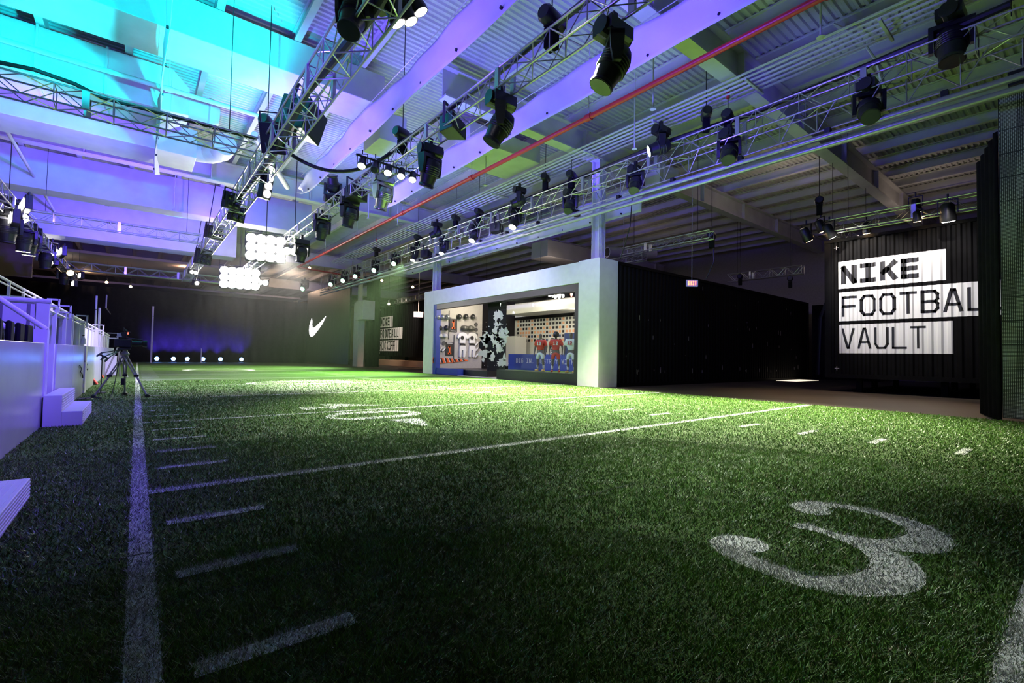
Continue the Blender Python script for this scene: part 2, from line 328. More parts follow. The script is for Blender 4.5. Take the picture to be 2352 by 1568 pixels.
# ================================================================ TURF
TY0, TY1, TX0, TX1 = -2.5, 56.8, -1.3, 14.05
S = .9144; Y0L = 4.777
mg = bpy.data.materials.new('turf_green'); mg.use_nodes = True; nt = mg.node_tree; b = nt.nodes['Principled BSDF']
tc = nt.nodes.new('ShaderNodeTexCoord'); na = nt.nodes.new('ShaderNodeTexNoise'); na.inputs['Scale'].default_value = 45; na.inputs['Detail'].default_value = 8; na.inputs['Roughness'].default_value = .75
nb = nt.nodes.new('ShaderNodeTexNoise'); nb.inputs['Scale'].default_value = 1.1; nb.inputs['Detail'].default_value = 3
ra = nt.nodes.new('ShaderNodeValToRGB'); e = ra.color_ramp.elements; e[0].position = .35; e[0].color = (.022, .055, .006, 1); e[1].position = .68; e[1].color = (.13, .26, .035, 1)
mx = nt.nodes.new('ShaderNodeMix'); mx.data_type = 'RGBA'; mx.blend_type = 'MULTIPLY'; mx.inputs[0].default_value = .5
rb = nt.nodes.new('ShaderNodeValToRGB'); rb.color_ramp.elements[0].position = .35; rb.color_ramp.elements[0].color = (.55, .6, .5, 1); rb.color_ramp.elements[1].position = .65
for t_ in (na, nb): nt.links.new(tc.outputs['Object'], t_.inputs['Vector'])
nt.links.new(na.outputs['Fac'], ra.inputs[0]); nt.links.new(nb.outputs['Fac'], rb.inputs[0])
nt.links.new(ra.outputs[0], mx.inputs[6]); nt.links.new(rb.outputs[0], mx.inputs[7]); nt.links.new(mx.outputs[2], b.inputs['Base Color'])
bp = nt.nodes.new('ShaderNodeBump'); bp.inputs['Strength'].default_value = .9; bp.inputs['Distance'].default_value = .03; nt.links.new(na.outputs['Fac'], bp.inputs['Height']); nt.links.new(bp.outputs[0], b.inputs['Normal'])
b.inputs['Roughness'].default_value = .7; b.inputs['Specular IOR Level'].default_value = .3
turf = thing('turf_field', 'green artificial turf football field covering the hall floor', 'turf', (0, 0, 0))
MB().box((TX0, TY0, zf), (TX1, TY1, 0)).build('turf_base', mg, turf)
polys = []   # painted shapes near enough to colour blades
def decal(name, pts, hole=None, near=False, label=None, z=.004, mt=paint):
    bm = bmesh.new(); vs = [bm.verts.new((p[0], p[1], z)) for p in pts]
    ed = [bm.edges.new((vs[i], vs[(i+1) % len(vs)])) for i in range(len(vs))]
    if hole:
        hs = [bm.verts.new((p[0], p[1], z)) for p in hole]; ed += [bm.edges.new((hs[i], hs[(i+1) % len(hs)])) for i in range(len(hs))]
    bmesh.ops.triangle_fill(bm, use_beauty=True, edges=ed)
    for f in bm.faces:
        if f.normal.z < 0: f.normal_flip()
    me = bpy.data.meshes.new(name); bm.to_mesh(me); bm.free(); me.materials.append(mt)
    o = obj(name, me, turf)
    if label: o['label'] = label
    if near: polys.append(([(p[0], p[1]) for p in pts], [(p[0], p[1]) for p in hole] if hole else None))
def rect(x0, y0, x1, y1): return [(x0, y0), (x1, y0), (x1, y1), (x0, y1)]
decal('sideline', rect(.0, TY0, .11, 54), near=True, label='long white sideline')
for k in range(-1, 10):
    y = Y0L+5*S*k; w_ = .06 if k < 1 else .055
    decal('yard_line', rect(.11, y-w_, TX1-.1, y+w_), near=k < 2, label='white line across the turf')
for k in range(-4, 46):
    if k % 5 == 0: continue
    y = Y0L+S*k
    decal('hash_mark', rect(.196, y-.05, .773, y+.05), near=k < 4, label='short white dash by the sideline')
    if k < 30: decal('hash_mark', rect(8.17, y-.05, 8.85, y+.05), near=k < 4, label='short white dash in mid turf')
q = lambda pts, ox, oy, s: [tuple(atZ(ox+a*s, oy+b*s, .005)[:2]) for a, b in pts]
three = [(765,350),(800,335),(880,325),(1000,332),(1150,350),(1300,378),(1450,410),(1600,450),(1720,495),(1820,545),(1880,590),(1887,620),(1860,655),(1800,675),(1700,677),(1600,668),(1450,655),(1560,700),(1640,755),(1690,820),(1690,880),(1640,930),(1540,955),(1400,965),(1250,968),(1080,955),(900,915),(720,860),(560,800),(400,735),(290,675),(225,620),(225,590),(270,562),(350,552),(450,560),(550,580),(620,612),(635,640),(600,665),(540,672),(480,668),(520,692),(640,745),(780,790),(880,828),(1000,835),(1130,828),(1230,805),(1300,775),(1312,740),(1300,700),(1250,655),(1150,605),(1050,565),(950,530),(850,510),(780,495),(820,470),(900,480),(1000,512),(1100,545),(1250,570),(1400,582),(1500,572),(1565,545),(1540,505),(1450,455),(1350,418),(1230,390),(1130,372),(1020,370),(1055,395),(1040,415),(960,420),(870,405),(800,375)]
decal('yard_number', q(three, 1552, 1040, 800/2352), near=True, label='large white numeral 3')
one = [(400,490),(480,488),(560,495),(720,488),(625,463),(720,455),(780,457),(860,455),(1100,462),(1340,466),(1250,474),(1000,480),(860,487),(830,503),(720,515),(745,497),(560,512),(530,520),(440,521)]
zo = [(680,600),(740,570),(850,553),(1000,543),(1200,532),(1450,527),(1600,533),(1700,545),(1730,560),(1680,578),(1550,595),(1400,605),(1200,617),(1050,628),(900,625),(760,615)]
zi = [(795,598),(830,580),(950,567),(1150,558),(1350,548),(1500,545),(1600,552),(1580,562),(1450,578),(1300,588),(1150,598),(1000,608),(870,610)]
ar = [(1370,630),(1480,622),(1600,615),(1715,612),(1760,640),(1810,690),(1740,695),(1650,672),(1500,650)]
s2 = 500/2352
decal('yard_number', q(one, 600, 830, s2), label='white numeral 1'); decal('yard_number', q(zo, 600, 830, s2), q(zi, 600, 830, s2), label='white numeral 0'); decal('yard_arrow', q(ar, 600, 830, s2), label='white painted arrowhead')
def ring(cx, cy, rx, ry, t, n=40):
    o = [(cx+rx*math.cos(2*PI*i/n), cy+ry*math.sin(2*PI*i/n)) for i in range(n)]; i_ = [(cx+(rx-t)*math.cos(2*PI*i/n), cy+(ry-t)*math.sin(2*PI*i/n)) for i in range(n)]; return o, i_
a_, b_ = ring(4.0, 33.5, 1.9, 1.9, .35); decal('field_emblem', a_, b_, label='white ring emblem in the end zone')
a_, b_ = ring(5.0, 19.2, 1.9, 1.0, .25); decal('field_emblem', a_, b_, label='pale painted ring in the bright pool of light')
dk = mat('turf_seam_dark', (.01, .025, .008), .9)
for (y, x0, x1) in ((2.62, .2, 2.2), (2.66, 2.6, 3.6), (7.6, .9, 4.0), (8.9, 4, 9.0), (3.35, -.9, .3)): decal('turf_seam', rect(x0, y, x1, y+.022), label='dark seam in the turf', z=.0045, mt=dk)
# grass blades, dense near the camera
def inside(P, poly):
    x, y = P[:, 0], P[:, 1]; c = np.zeros(len(P), bool); n = len(poly)
    bx = np.array(poly); ok = (x > bx[:, 0].min()) & (x < bx[:, 0].max()) & (y > bx[:, 1].min()) & (y < bx[:, 1].max()); idx = np.nonzero(ok)[0]
    if len(idx) == 0: return c
    xs, ys = x[idx], y[idx]; cc = np.zeros(len(idx), bool)
    for i in range(n):
        x1, y1 = poly[i]; x2, y2 = poly[(i+1) % n]
        if y1 == y2: continue
        t = ((y1 > ys) != (y2 > ys)) & (xs < (x2-x1)*(ys-y1)/(y2-y1)+x1); cc ^= t
    c[idx] = cc; return c
def sample(n, r0, r1):
    th = rng.uniform(YAW-.92, YAW+.90, n); r = np.sqrt(rng.uniform(r0*r0, r1*r1, n)); P = np.stack([r*np.sin(th), r*np.cos(th)], 1)
    return P[(P[:, 0] > TX0+.02) & (P[:, 0] < TX1) & (P[:, 1] > TY0)]
Ps = [sample(190000, .9, 3.2), sample(260000, 3.2, 7), sample(230000, 7, 14), sample(90000, 14, 22)]
szs = [(.0045, .030), (.0065, .032), (.011, .034), (.018, .036)]
VV = []; CC = []
for P, (bw, bh) in zip(Ps, szs):
    n = len(P); g = rng.uniform(0, 1, n); a = rng.uniform(0, 2*PI, n); ln = rng.uniform(.3, 1.1, n)*bh; la = rng.uniform(0, 2*PI, n)
    clump = .5+.5*np.sin(P[:, 0]*9+3*np.sin(P[:, 1]*7))*np.sin(P[:, 1]*11+2*np.sin(P[:, 0]*5))
    hh = bh*(.55+.5*rng.uniform(0, 1, n))*(.75+.35*clump)
    base = np.concatenate([P, np.zeros((n, 1))], 1); dx = np.stack([np.cos(a)*bw/2, np.sin(a)*bw/2, np.zeros(n)], 1)
    tip = base+np.stack([np.cos(la)*ln, np.sin(la)*ln, hh], 1)
    mask = np.zeros(n, bool)
    for po, ho in polys:
        t = inside(P+rng.normal(0, .012, P.shape), po)
        mask |= t
    VV.append(np.stack([base-dx, base+dx, tip], 1).reshape(-1, 3))
    col = np.stack([.022+.10*g, .055+.22*g, .006+.022*g], 1)*(.7+.5*clump[:, None]); sp = rng.uniform(0, 1, n) < .012; col[sp] = (.75, .8, .6)  # a few blades coloured near-white to imitate specular sparkle
    br = rng.uniform(0, 1, n) < .06; col[br] = (.16, .12, .05)
    col[mask] = np.array([.5, .52, .49])*(.45+.6*rng.uniform(0, 1, (mask.sum(), 1))); keep = mask & (rng.uniform(0, 1, n) < .15); col[keep] = (.05, .11, .03)
    CC.append(np.repeat(col, 3, axis=0))
VV = np.concatenate(VV).astype(np.float32); CC = np.concatenate(CC).astype(np.float32); nf = len(VV)//3
me = bpy.data.meshes.new('grass_blades'); me.vertices.add(len(VV)); me.vertices.foreach_set('co', VV.ravel()); me.loops.add(len(VV)); me.loops.foreach_set('vertex_index', np.arange(len(VV), dtype=np.int32))
me.polygons.add(nf); me.polygons.foreach_set('loop_start', np.arange(0, 3*nf, 3, dtype=np.int32)); me.update()
at = me.color_attributes.new('tint', 'FLOAT_COLOR', 'POINT'); at.data.foreach_set('color', np.concatenate([CC, np.ones((len(CC), 1), np.float32)], 1).ravel())
mbl = bpy.data.materials.new('grass_blade'); mbl.use_nodes = True; nt = mbl.node_tree; b = nt.nodes['Principled BSDF']; an = nt.nodes.new('ShaderNodeAttribute'); an.attribute_name = 'tint'
nt.links.new(an.outputs['Color'], b.inputs['Base Color']); b.inputs['Roughness'].default_value = .45; b.inputs['Specular IOR Level'].default_value = .5
me.materials.append(mbl); o = obj('grass_blades', me, turf); o['kind'] = 'stuff'

# ================================================================ TRUSSES
def truss(name, axis, c, y0, y1, hw, z0, z1, label, bay=.5, r=.025, low=None, group='aluminium lighting trusses'):
    P = (lambda u, v, z: (c+v, u, z)) if axis == 'y' else (lambda u, v, z: (u, c+v, z))
    t = thing(name, label, 'truss', P(y0, 0, z0), group)
    for v in (-hw, hw):
        for z in (z0, z1): MB().cyl(P(y0, v, z), P(y1, v, z), r, 8).build('chord', alu, t, smooth=True)
    b = MB(); n = int(round((y1-y0)/bay)); u = np.linspace(y0, y1, n+1); rr = r*.5
    for i in range(n):
        a, e = (z0, z1) if i % 2 else (z1, z0); v0, v1 = (-hw, hw) if i % 2 else (hw, -hw)
        for v in (-hw, hw):
            b.cyl(P(u[i], v, a), P(u[i+1], v, e), rr, 5, cap=False)
            if i % 2 == 0: b.cyl(P(u[i], v, z0), P(u[i], v, z1), rr, 5, cap=False)
        for z in (z0, z1):
            b.cyl(P(u[i], v0, z), P(u[i+1], v1, z), rr, 5, cap=False)
            if i % 2 == 0: b.cyl(P(u[i], -hw, z), P(u[i], hw, z), rr, 5, cap=False)
    b.build('bracing', alu, t)
    for hy in (y0+.6, y1-.6): MB().cyl(P(hy, 0, z1), P(hy, 0, 10.79), .01, 5).build('hanging_chain', blk, t)
    k = y0+3
    while k < y1-.5:
        for v in (-hw, hw): MB().box(tuple(min(p, q_) for p, q_ in zip(P(k-.06, v-.03, z0), P(k+.06, v+.03, z1))), tuple(max(p, q_) for p, q_ in zip(P(k-.06, v-.03, z0), P(k+.06, v+.03, z1)))).build('end_plate', alu, t)
        k += 3
    return t
T3 = truss('lighting_truss', 'y', 13.5, .4, 46, .22, 7.62, 8.15, 'long aluminium box truss with a drape track under it, over the right turf edge', .55)
mb = MB(); u = .4
while u < 45.5:
    mb.cyl((13.3, u, 7.6), (13.5, u+.45, 7.05), .014, 5, cap=False); mb.cyl((13.7, u+.9, 7.6), (13.5, u+.45, 7.05), .014, 5, cap=False); mb.cyl((13.5, u+.45, 7.05), (13.5, u+.45, 7.62), .014, 5, cap=False); u += .9
mb.build('lower_bracing', alu, T3); MB().cyl((13.5, .4, 7.05), (13.5, 46, 7.05), .024, 8).build('lower_chord', alu, T3, smooth=True)
trk = thing('drape_track', 'pair of thick grey track pipes hanging just below the right truss', 'pipe', (13.5, .4, 6.6))
for z in (6.84, 6.6): MB().cyl((13.42, .4, z), (13.42, 46, z), .075, 14).build('track_pipe', mat('grey_track', (.4, .4, .44), .3, .5), trk, smooth=True)
for y in np.arange(2, 46, 2.2): MB().box((13.4, y-.06, 6.9), (13.56, y+.06, 7.05)).build('hanger_block', blk, trk)
truss('lighting_truss', 'y', 5.7, 1.5, 40, .2, 6.56, 6.95, 'narrow aluminium truss hung in the middle above the turf', .45, .024)
truss('lighting_truss', 'y', 2.65, 3.5, 42, .25, 6.2, 6.72, 'cable laden aluminium truss carrying the loudspeakers left of centre', .5, .026)
truss('lighting_truss', 'y', -4.1, 20, 50, .22, 6.5, 6.95, 'aluminium truss crowded with white lamps above the stand', .5, .024)
truss('lighting_truss', 'x', 13.3, -7, 2.2, .22, 6.12, 6.5, 'aluminium cross truss under the cyan ceiling, meeting the speaker truss', .45, .022)
truss('lighting_truss', 'x', 27.6, -3.8, 2.3, .2, 6.45, 6.85, 'aluminium cross truss in the distance, brightly lit at its left end', .45, .022)
truss('lighting_truss', 'x', 42.5, -3.8, 5.4, .22, 6.4, 6.9, 'farthest cross truss in front of the black curtain', .6, .03)
truss('lighting_truss', 'y', 21.4, -2, 6.6, .2, 6.28, 6.75, 'aluminium truss above the container with the big white vault sign', .5, .022)
truss('lighting_truss', 'x', 6.7, 21.4, 27, .2, 6.28, 6.7, 'truss running away behind the vault container top', .5, .022)
truss('lighting_truss', 'y', 18.8, 13.5, 21.5, .18, 5.85, 6.15, 'small truss behind the header of the shop front', .45, .02)
truss('lighting_truss', 'y', 17.8, 9.6, 14, .18, 6.0, 6.32, 'small aluminium truss above the start of the corrugated black wall', .4, .02)
truss('lighting_truss', 'y', 31, 11, 15.5, .2, 6.4, 6.9, 'small dim truss at the far end of the corrugated black wall', .45, .022)
truss('lighting_truss', 'y', 21, 29, 46, .2, 6.4, 6.85, 'warm lit truss above the container with the kickoff sign', .5, .03)
# ================================================================ FIXTURES
def mh_meshes(body):
    k = 'mh'+body.name
    if k in MT: return MT[k]
    b = MB(); b.box((-.05, -.05, -.06), (.05, .05, .12)); clamp = b.mesh('clamp', blk)
    b = MB(); b.box((-.27, -.19, -.30), (.27, .19, -.10)); b.cyl((-.32, 0, -.2), (.32, 0, -.2), .14, 14); b.cyl((0, 0, -.30), (0, 0, -.36), .13, 14); base = b.mesh('base', body)
    b = MB()
    for s in (-1, 1): b.prism([(s*.25, -.11, -.36), (s*.25, .11, -.36), (s*.25, .10, -.62), (s*.25, .06, -.82), (s*.25, -.06, -.82), (s*.25, -.10, -.62)], (s*.075, 0, 0))
    b.box((-.325, -.11, -.42), (.325, .11, -.34)); yoke = b.mesh('yoke', body)
    b = MB(); b.lathe([(.08, .30), (.18, .27), (.235, .15), (.24, 0), (.215, -.12), (.18, -.33), (.195, -.35), (.195, -.40)], n=18)
    for i in range(5): b.lathe([(.236, .12-.05*i), (.246, .105-.05*i), (.236, .09-.05*i)], n=18)
    head = b.mesh('head', body, True)
    lens = MB().lathe([(.12, -.402), (.14, -.408)], n=18); MT[k] = (clamp, base, yoke, head, lens); return MT[k]
def moving_head(loc, pan, tilt, label, body=blk, lens=lensd, s=1, upright=False):
    clamp, base, yoke, head, lm = mh_meshes(body); r = thing('moving_head_light', label, 'stage light', loc, 'moving head lights'); f = -1 if upright else 1
    r.scale = (s, s, s*f) if not upright else (s, s, s)
    if upright: r.rotation_euler = (PI, 0, 0)
    key = 'lens'+lens.name
    if key not in MT: MT[key] = MB().lathe([(.175, -.402), (.18, -.408)], n=18).mesh('lens', lens)
    obj('clamp', clamp, r); obj('base', base, r); obj('yoke', yoke, r, rot=(0, 0, pan)); h = obj('head', head, r, (0, 0, -.72)); h.rotation_euler = (M.Rotation(pan, 3, 'Z') @ M.Rotation(tilt, 3, 'X')).to_euler()
    obj('lens', MT[key], h); return r
def px(x, y, X, dz=0): p = atX(x, y, X); return (p.x, p.y, p.z+dz)
# right truss (hang point given a little above the visible body)
hz = .55
for (x, y, pan, tilt, lens, s, lab) in (
    (2185, 80, .7, .25, lensd, 1.15, 'big black moving head light hanging from the right truss, nearest the camera'),
    (1995, 235, .9, .7, lensd, 1, 'black moving head light tilted left below the bare stretch of the right truss'),
    (1675, 338, .9, .65, lensd, 1, 'black moving head light on the right truss under the two near chain hoists'),
    (1460, 412, .9, .6, lensd, .95, 'black moving head light on right truss, left of the one with pale lens'),
    (1310, 462, .9, .6, lensd, .95, 'black moving head light on the right truss just left of the tall column'),
    (1183, 500, .8, .55, gY, .95, 'black moving head light with glowing lens, nearest lit one on the right truss'),
    (1090, 535, .8, .6, gY, .9, 'black moving head light with glowing lens beside the hanging loudspeaker box on the right truss'),
    (1020, 565, .8, .5, gY, .9, 'black moving head light with bright lens above the far shop column'),
    (952, 582, .8, .4, gY, .85, 'black moving head light with white lens beside the row of green lamps'),
    (908, 597, .8, .4, gG, .85, 'green glowing lamp on the right truss, nearest of the green ones'),
    (863, 612, .8, .4, gG, .9, 'green glowing lamp on the right truss, second nearest of the green ones'),
    (820, 626, .8, .4, gG, .95, 'pale green glowing lamp right above the white column cube'),
    (792, 636, .8, .4, gG, 1, 'pale green lamp, third from the far end of the green row'),
    (764, 645, .8, .4, gG, 1, 'pale green lamp, second from the far end of the green row'),
    (700, 655, .8, .4, gG, 1.2, 'pale green lamp standing apart at the far end of the green row')):
    p = px(x, y, 13.45); moving_head((p[0], p[1], p[2]+.55*s), *((2.35, 1.05) if lens is gG else (pan+1.05, tilt)), lab, lens=lens, s=s)
p = px(1518, 322, 13.1); moving_head((p[0], p[1], p[2]+.5), .75, 1.25, 'black moving head light with small pale lit lens in front of the right truss', lens=gC)
p = px(1193, 455, 13.1); moving_head((p[0], p[1], p[2]+.55), .75, 1.2, 'dark moving head light above the nearest lit one on the right truss', s=.95)
p = px(1003, 530, 13.1); moving_head((p[0], p[1], p[2]+.55), .75, 1.2, 'dark moving head light perched above the bright one over the far shop column', s=.95)
# middle truss
for (x, y, pan, tilt, body, s, lab) in (
    (1408, 122, .9, .5, blk, 1.0, 'large black moving head light on the middle truss, nearest the camera'),
    (1150, 268, .9, .5, blk, 1.0, 'black moving head light on the middle truss in front of the second fabric banner'),
    (988, 375, .3, .35, blk, 1.0, 'black moving head light on the middle truss just right of the row of small cans'),
    (880, 437, .3, .3, silver, 1.0, 'silver moving head light on the middle truss, shining metal body'),
    (803, 483, .3, .3, blk, 1.0, 'black moving head light below the far loudspeaker box of the middle truss'),
    (740, 518, .2, .3, blk, 1.0, 'black moving head light with open yoke, far along the middle truss'),
    (693, 572, .2, .3, blk, 1.0, 'dim moving head light beside the right hand flood lamp')):
    p = px(x, y, 5.72); moving_head((p[0], p[1], p[2]+.52*s), pan, tilt, lab, body=body, s=s)
p = px(765, 440, 5.72); moving_head((p[0], p[1], p[2]-.5), .5, .6, 'black moving head light standing upright on top of the middle truss', upright=True)
# loudspeakers
def speaker(loc, rz, w_, h_, d_, label, tilt=0, top=7):
    t = thing('loudspeaker', label, 'loudspeaker', loc, 'black loudspeakers', rz)
    b = MB(); b.prism([(-w_/2, -d_/2, 0), (w_/2, -d_/2, 0), (w_/2*.6, d_/2, 0), (-w_/2*.6, d_/2, 0)], (0, 0, h_)); cab = b.build('cabinet', blk, t, bev=.015, world=False)
    b = MB(); b.box((-w_/2+.03, -d_/2-.015, .03), (w_/2-.03, -d_/2, h_-.03)); b.build('grille', mat('grille', (.02, .02, .022), .7, .3, noise=.5, scale=80), t, world=False)
    b = MB(); b.box((-w_/2-.03, -.03, h_*.3), (-w_/2, .03, h_+.25)); b.box((w_/2, -.03, h_*.3), (w_/2+.03, .03, h_+.25)); b.box((-w_/2-.03, -.03, h_+.22), (w_/2+.03, .03, h_+.25)); b.build('bracket', blk, t, world=False)
    t.rotation_euler = (tilt, 0, rz); return t
p = px(678, 300, 2.9); speaker((p[0], p[1], p[2]-.05), .9, 1.0, .75, .8, 'large black loudspeaker hanging at the truss junction, upper of the cluster', .3)
p = px(638, 362, 2.75); speaker((p[0]-.02, p[1], p[2]+.1), -.5, .6, .75, .55, 'smaller black loudspeaker under the large one at the truss junction', .45)
p = px(1037, 300, 5.75); speaker((p[0], p[1], p[2]-.1), .55, .75, .38, .42, 'black loudspeaker box under the middle truss, nearer of the two')
p = px(815, 452, 5.75); speaker((p[0], p[1], p[2]-.1), .55, .8, .42, .45, 'black loudspeaker box under the middle truss, above a moving head')
p = px(1140, 530, 13.4); speaker((p[0], p[1], p[2]-.1), .7, .8, .42, .5, 'black loudspeaker box under the right truss between two lit lamps')
p = px(978, 585, 13.4); speaker((p[0], p[1], p[2]-.2), .7, .8, .45, .5, 'black loudspeaker box under the right truss by the far shop column')
p = px(1325, 492, 14.2); speaker((p[0], p[1], p[2]-.1), .7, .3, .25, .25, 'tiny black speaker hanging below the drape track near the tall column')
# chain hoists
def hoist(p, label, rz=0, red_=False, top=10.79):
    t = thing('chain_hoist', label, 'hoist', p, 'chain hoists', rz)
    b = MB(); b.lathe([(.12, -.28), (.16, -.22), (.16, .1), (.13, .16), (.13, .28)], (0, 0, 0), 'x', 14); b.box((-.12, -.1, -.16), (.1, .1, 0)); b.build('motor', blk, t, smooth=True, world=False)
    MB().cyl((0, 0, .1), (0, 0, top-p[2]), .013, 5).build('chain', blk, t, world=False)
    MB().box((-.11, -.1, -.55), (.09, .1, -.18)).build('chain_bag', blkc, t, world=False)
    if red_: MB().cyl((0, 0, .55), (0, 0, .8), .05, 8).build('hook', redl, t, world=False)
    return t
for (x, y, X, rz, lab) in ((1622, 262, 13.4, .6, 'black chain hoist on the right truss, left of the pair near the camera'), (1672, 268, 13.55, .3, 'black chain hoist with frame on the right truss, right of the pair near the camera'),
    (1253, 408, 13.4, .5, 'black chain hoist on the right truss, left of the pair by the column'), (1313, 402, 13.4, .3, 'black chain hoist on the right truss, right of the pair by the column'),
    (1100, 486, 13.4, .4, 'black chain hoist on the right truss above the middle lit lamp'), (1047, 500, 13.4, .4, 'small dark hoist with a side arm between two lamps of the right truss'), (960, 545, 13.4, .4, 'dark chain hoist above the last white lens of the right truss'),
    (865, 573, 13.4, .4, 'dark chain hoist above the green lamps'), (1268, 45, 5.7, .2, 'big black chain hoist above the middle truss near the camera'), (925, 308, 5.7, .3, 'black chain hoist on the middle truss above the row of small cans'),
    (615, 282, 2.6, .9, 'black chain hoist left of the large loudspeaker'), (20, 460, -4.1, .3, 'black chain hoist at the near end of the left truss'), (1882, 462, 21.4, .3, 'black chain hoist at the corner truss left of the vault sign'),
    (1635, 540, 19, .3, 'black chain hoist over the corrugated black wall'), (1700, 635, 30, .3, 'tiny dark hoist far over the corrugated wall'), (1815, 640, 31, .3, 'tiny dark hoist beside the vault container')):
    hoist(px(x, y, X), lab, rz, x in (1672, 865))
# par cans
def can_mesh():
    if 'can' in MT: return MT['can']
    b = MB().lathe([(.05, .16), (.085, .12), (.09, -.02), (.10, -.05), (.10, -.12)], n=14).mesh('body', blk, True)
    y_ = MB(); y_.box((-.12, -.012, .0), (-.108, .012, .2)); y_.box((.108, -.012, .0), (.12, .012, .2)); y_.box((-.12, -.012, .2), (.12, .012, .212)); y_.cyl((0, 0, .21), (0, 0, .3), .015, 6)
    MT['can'] = (b, y_.mesh('yoke', blk)); return MT['can']
def par(loc, direction, lensm, label, group, s=1):
    b, yk = can_mesh(); t = thing('par_can', label, 'stage light', loc, group); t.scale = (s, s, s)
    key = 'parlens'+lensm.name
    if key not in MT: MT[key] = MB().lathe([(.085, -.112), (.09, -.118), (.07, -.13)], n=14).mesh('lens', lensm)
    dd = V(direction).normalized(); e_ = dd.to_track_quat('-Z', 'Y').to_euler(); o = obj('body', b, t, rot=e_); obj('lens', MT[key], o); obj('yoke', yk, t, rot=(0, 0, math.atan2(dd.y, dd.x)-PI/2)); return t
bar = thing('lamp_bar', 'black cross bar carrying a row of small cans under the middle truss', 'lamp bar', (4.8, 11.6, 6.5))
pb = [px(x, y, X) for x, y, X in ((818, 354, 4.3), (978, 408, 6.0))]; pb = [atY(818, 354, 12.1), atY(978, 408, 12.1)]
MB().cyl(pb[0], pb[1], .03, 8).build('bar', blk, bar)
for i, (x, y) in enumerate(((832, 374), (862, 383), (892, 390), (922, 398), (948, 406), (975, 413))):
    par(tuple(atY(x, y, 12.1)), (-.35, -.5, -1), gY if i != 1 else lensd, ('leftmost', 'second from left', 'third from left', 'fourth from left', 'fifth from left', 'rightmost')[i]+' small black can on the bar under the middle truss', 'small cans on the bar under the middle truss', 1.15)
# banks of multi lamp blinders
def bank(loc, rz, nx, nz, pitch, label, lm=gW, name='blinder_bank', tilt=0, r=.09, group='multi lamp banks', pole=False):
    t = thing(name, label, 'stage light', loc, group); t.rotation_euler = (tilt, 0, rz); W, Hh = nx*pitch, nz*pitch
    MB().box((-W/2-.04, 0, -Hh/2-.04), (W/2+.04, .22, Hh/2+.04)).build('housing', blk, t, bev=.02, world=False)
    for i in range(nx):
        for j in range(nz):
            MB().lathe([(r*1.1, -.03), (r, -.035), (r*.6, -.05)], (-W/2+pitch*(i+.5), 0, -Hh/2+pitch*(j+.5)), 'y', 12).build('lamp', lm, t, world=False)
    b = MB(); b.box((-W/2-.07, .09, -.03), (-W/2-.04, .13, Hh/2+.15)); b.box((W/2+.04, .09, -.03), (W/2+.07, .13, Hh/2+.15)); b.box((-W/2-.07, .09, Hh/2+.13), (W/2+.07, .13, Hh/2+.16)); b.build('bracket', blk, t, world=False)
    if pole: MB().cyl((0, .12, Hh/2), (0, .12, 10.79-loc[2]), .02, 6).build('pole', blk, t, world=False)
    return t
face = -YAW*.2
fl = glow('flood_white', (1, .97, .88), 60)  # banks built oversize so lamp faces stand in for the flare
bank((4.75, 25.3, 6.2), -.19, 4, 3, .42, 'largest blazing white flood bank at the middle of the far turf', fl, r=.21, pole=True)
bank((5.35, 36.6, 6.15), -.15, 5, 3, .46, 'lower blazing white flood bank, farther off and to the left', fl, r=.24, pole=True)
bank((5.95, 24.9, 6.15), -.2, 3, 1, .32, 'small white flood strip just right of the largest flood', fl, r=.16, pole=True)
bank((6.6, 36.9, 6.05), -.2, 3, 1, .36, 'small white flood strip right of the lower flood', fl, r=.17, pole=True)
point((4.72, 24.9, 6.2), (1, .97, .88), 160, .5); point((5.3, 36.1, 6.1), (1, .97, .88), 260, .6)
# four lamp strip and housings along the speaker truss
for (x, y, X, nx, nz, lm, lab) in ((618, 418, 2.95, 1, 4, gW, 'slanted strip of four white lamps below the speaker truss'),
    (537, 462, 2.4, 2, 2, lensd, 'dark lamp housing on the left of the speaker truss, upper one'), (548, 492, 2.75, 2, 2, lensd, 'dark lamp housing on the speaker truss below the upper one'), (497, 535, 2.6, 3, 2, lensd, 'large dark lamp bank left of the flood lamp'),
    (470, 590, 2.6, 3, 3, lensd, 'dark lamp bank far down the speaker truss'), (445, 625, 2.6, 2, 1, gW, 'small lit lamp pair near the far end of the speaker truss'), (452, 650, 2.6, 1, 1, gW, 'single white lamp, lowest on the far speaker truss')):
    bank(px(x, y, X), .5, nx, nz, .24, lab, lm, tilt=.2, r=.1, pole=y > 560)
# top cluster at the upper frame edge
for (x, y, X, s, lab, lm) in ((905, 35, 3.0, 1.2, 'black stage lamp with white slit near the top of the frame, lower left of three', gW), (935, 30, 3.15, 1.2, 'black stage lamp near the top of the frame, middle of three', gW), (958, 8, 3.3, 1.2, 'black stage lamp near the top of the frame, upper right of three', gW)):
    par(px(x, y, X), (.5, -.2, -1), lm, lab, 'stage lamps at the top of the speaker truss', s)
p = px(815, 15, 2.45); moving_head((p[0], p[1], p[2]+.5), 2.2, .4, 'blue lit moving head light at the top of the speaker truss', s=.9)
p = px(880, 18, 2.9); speaker((p[0], p[1], p[2]), .4, .5, .35, .4, 'black box with cables at the top of the speaker truss')
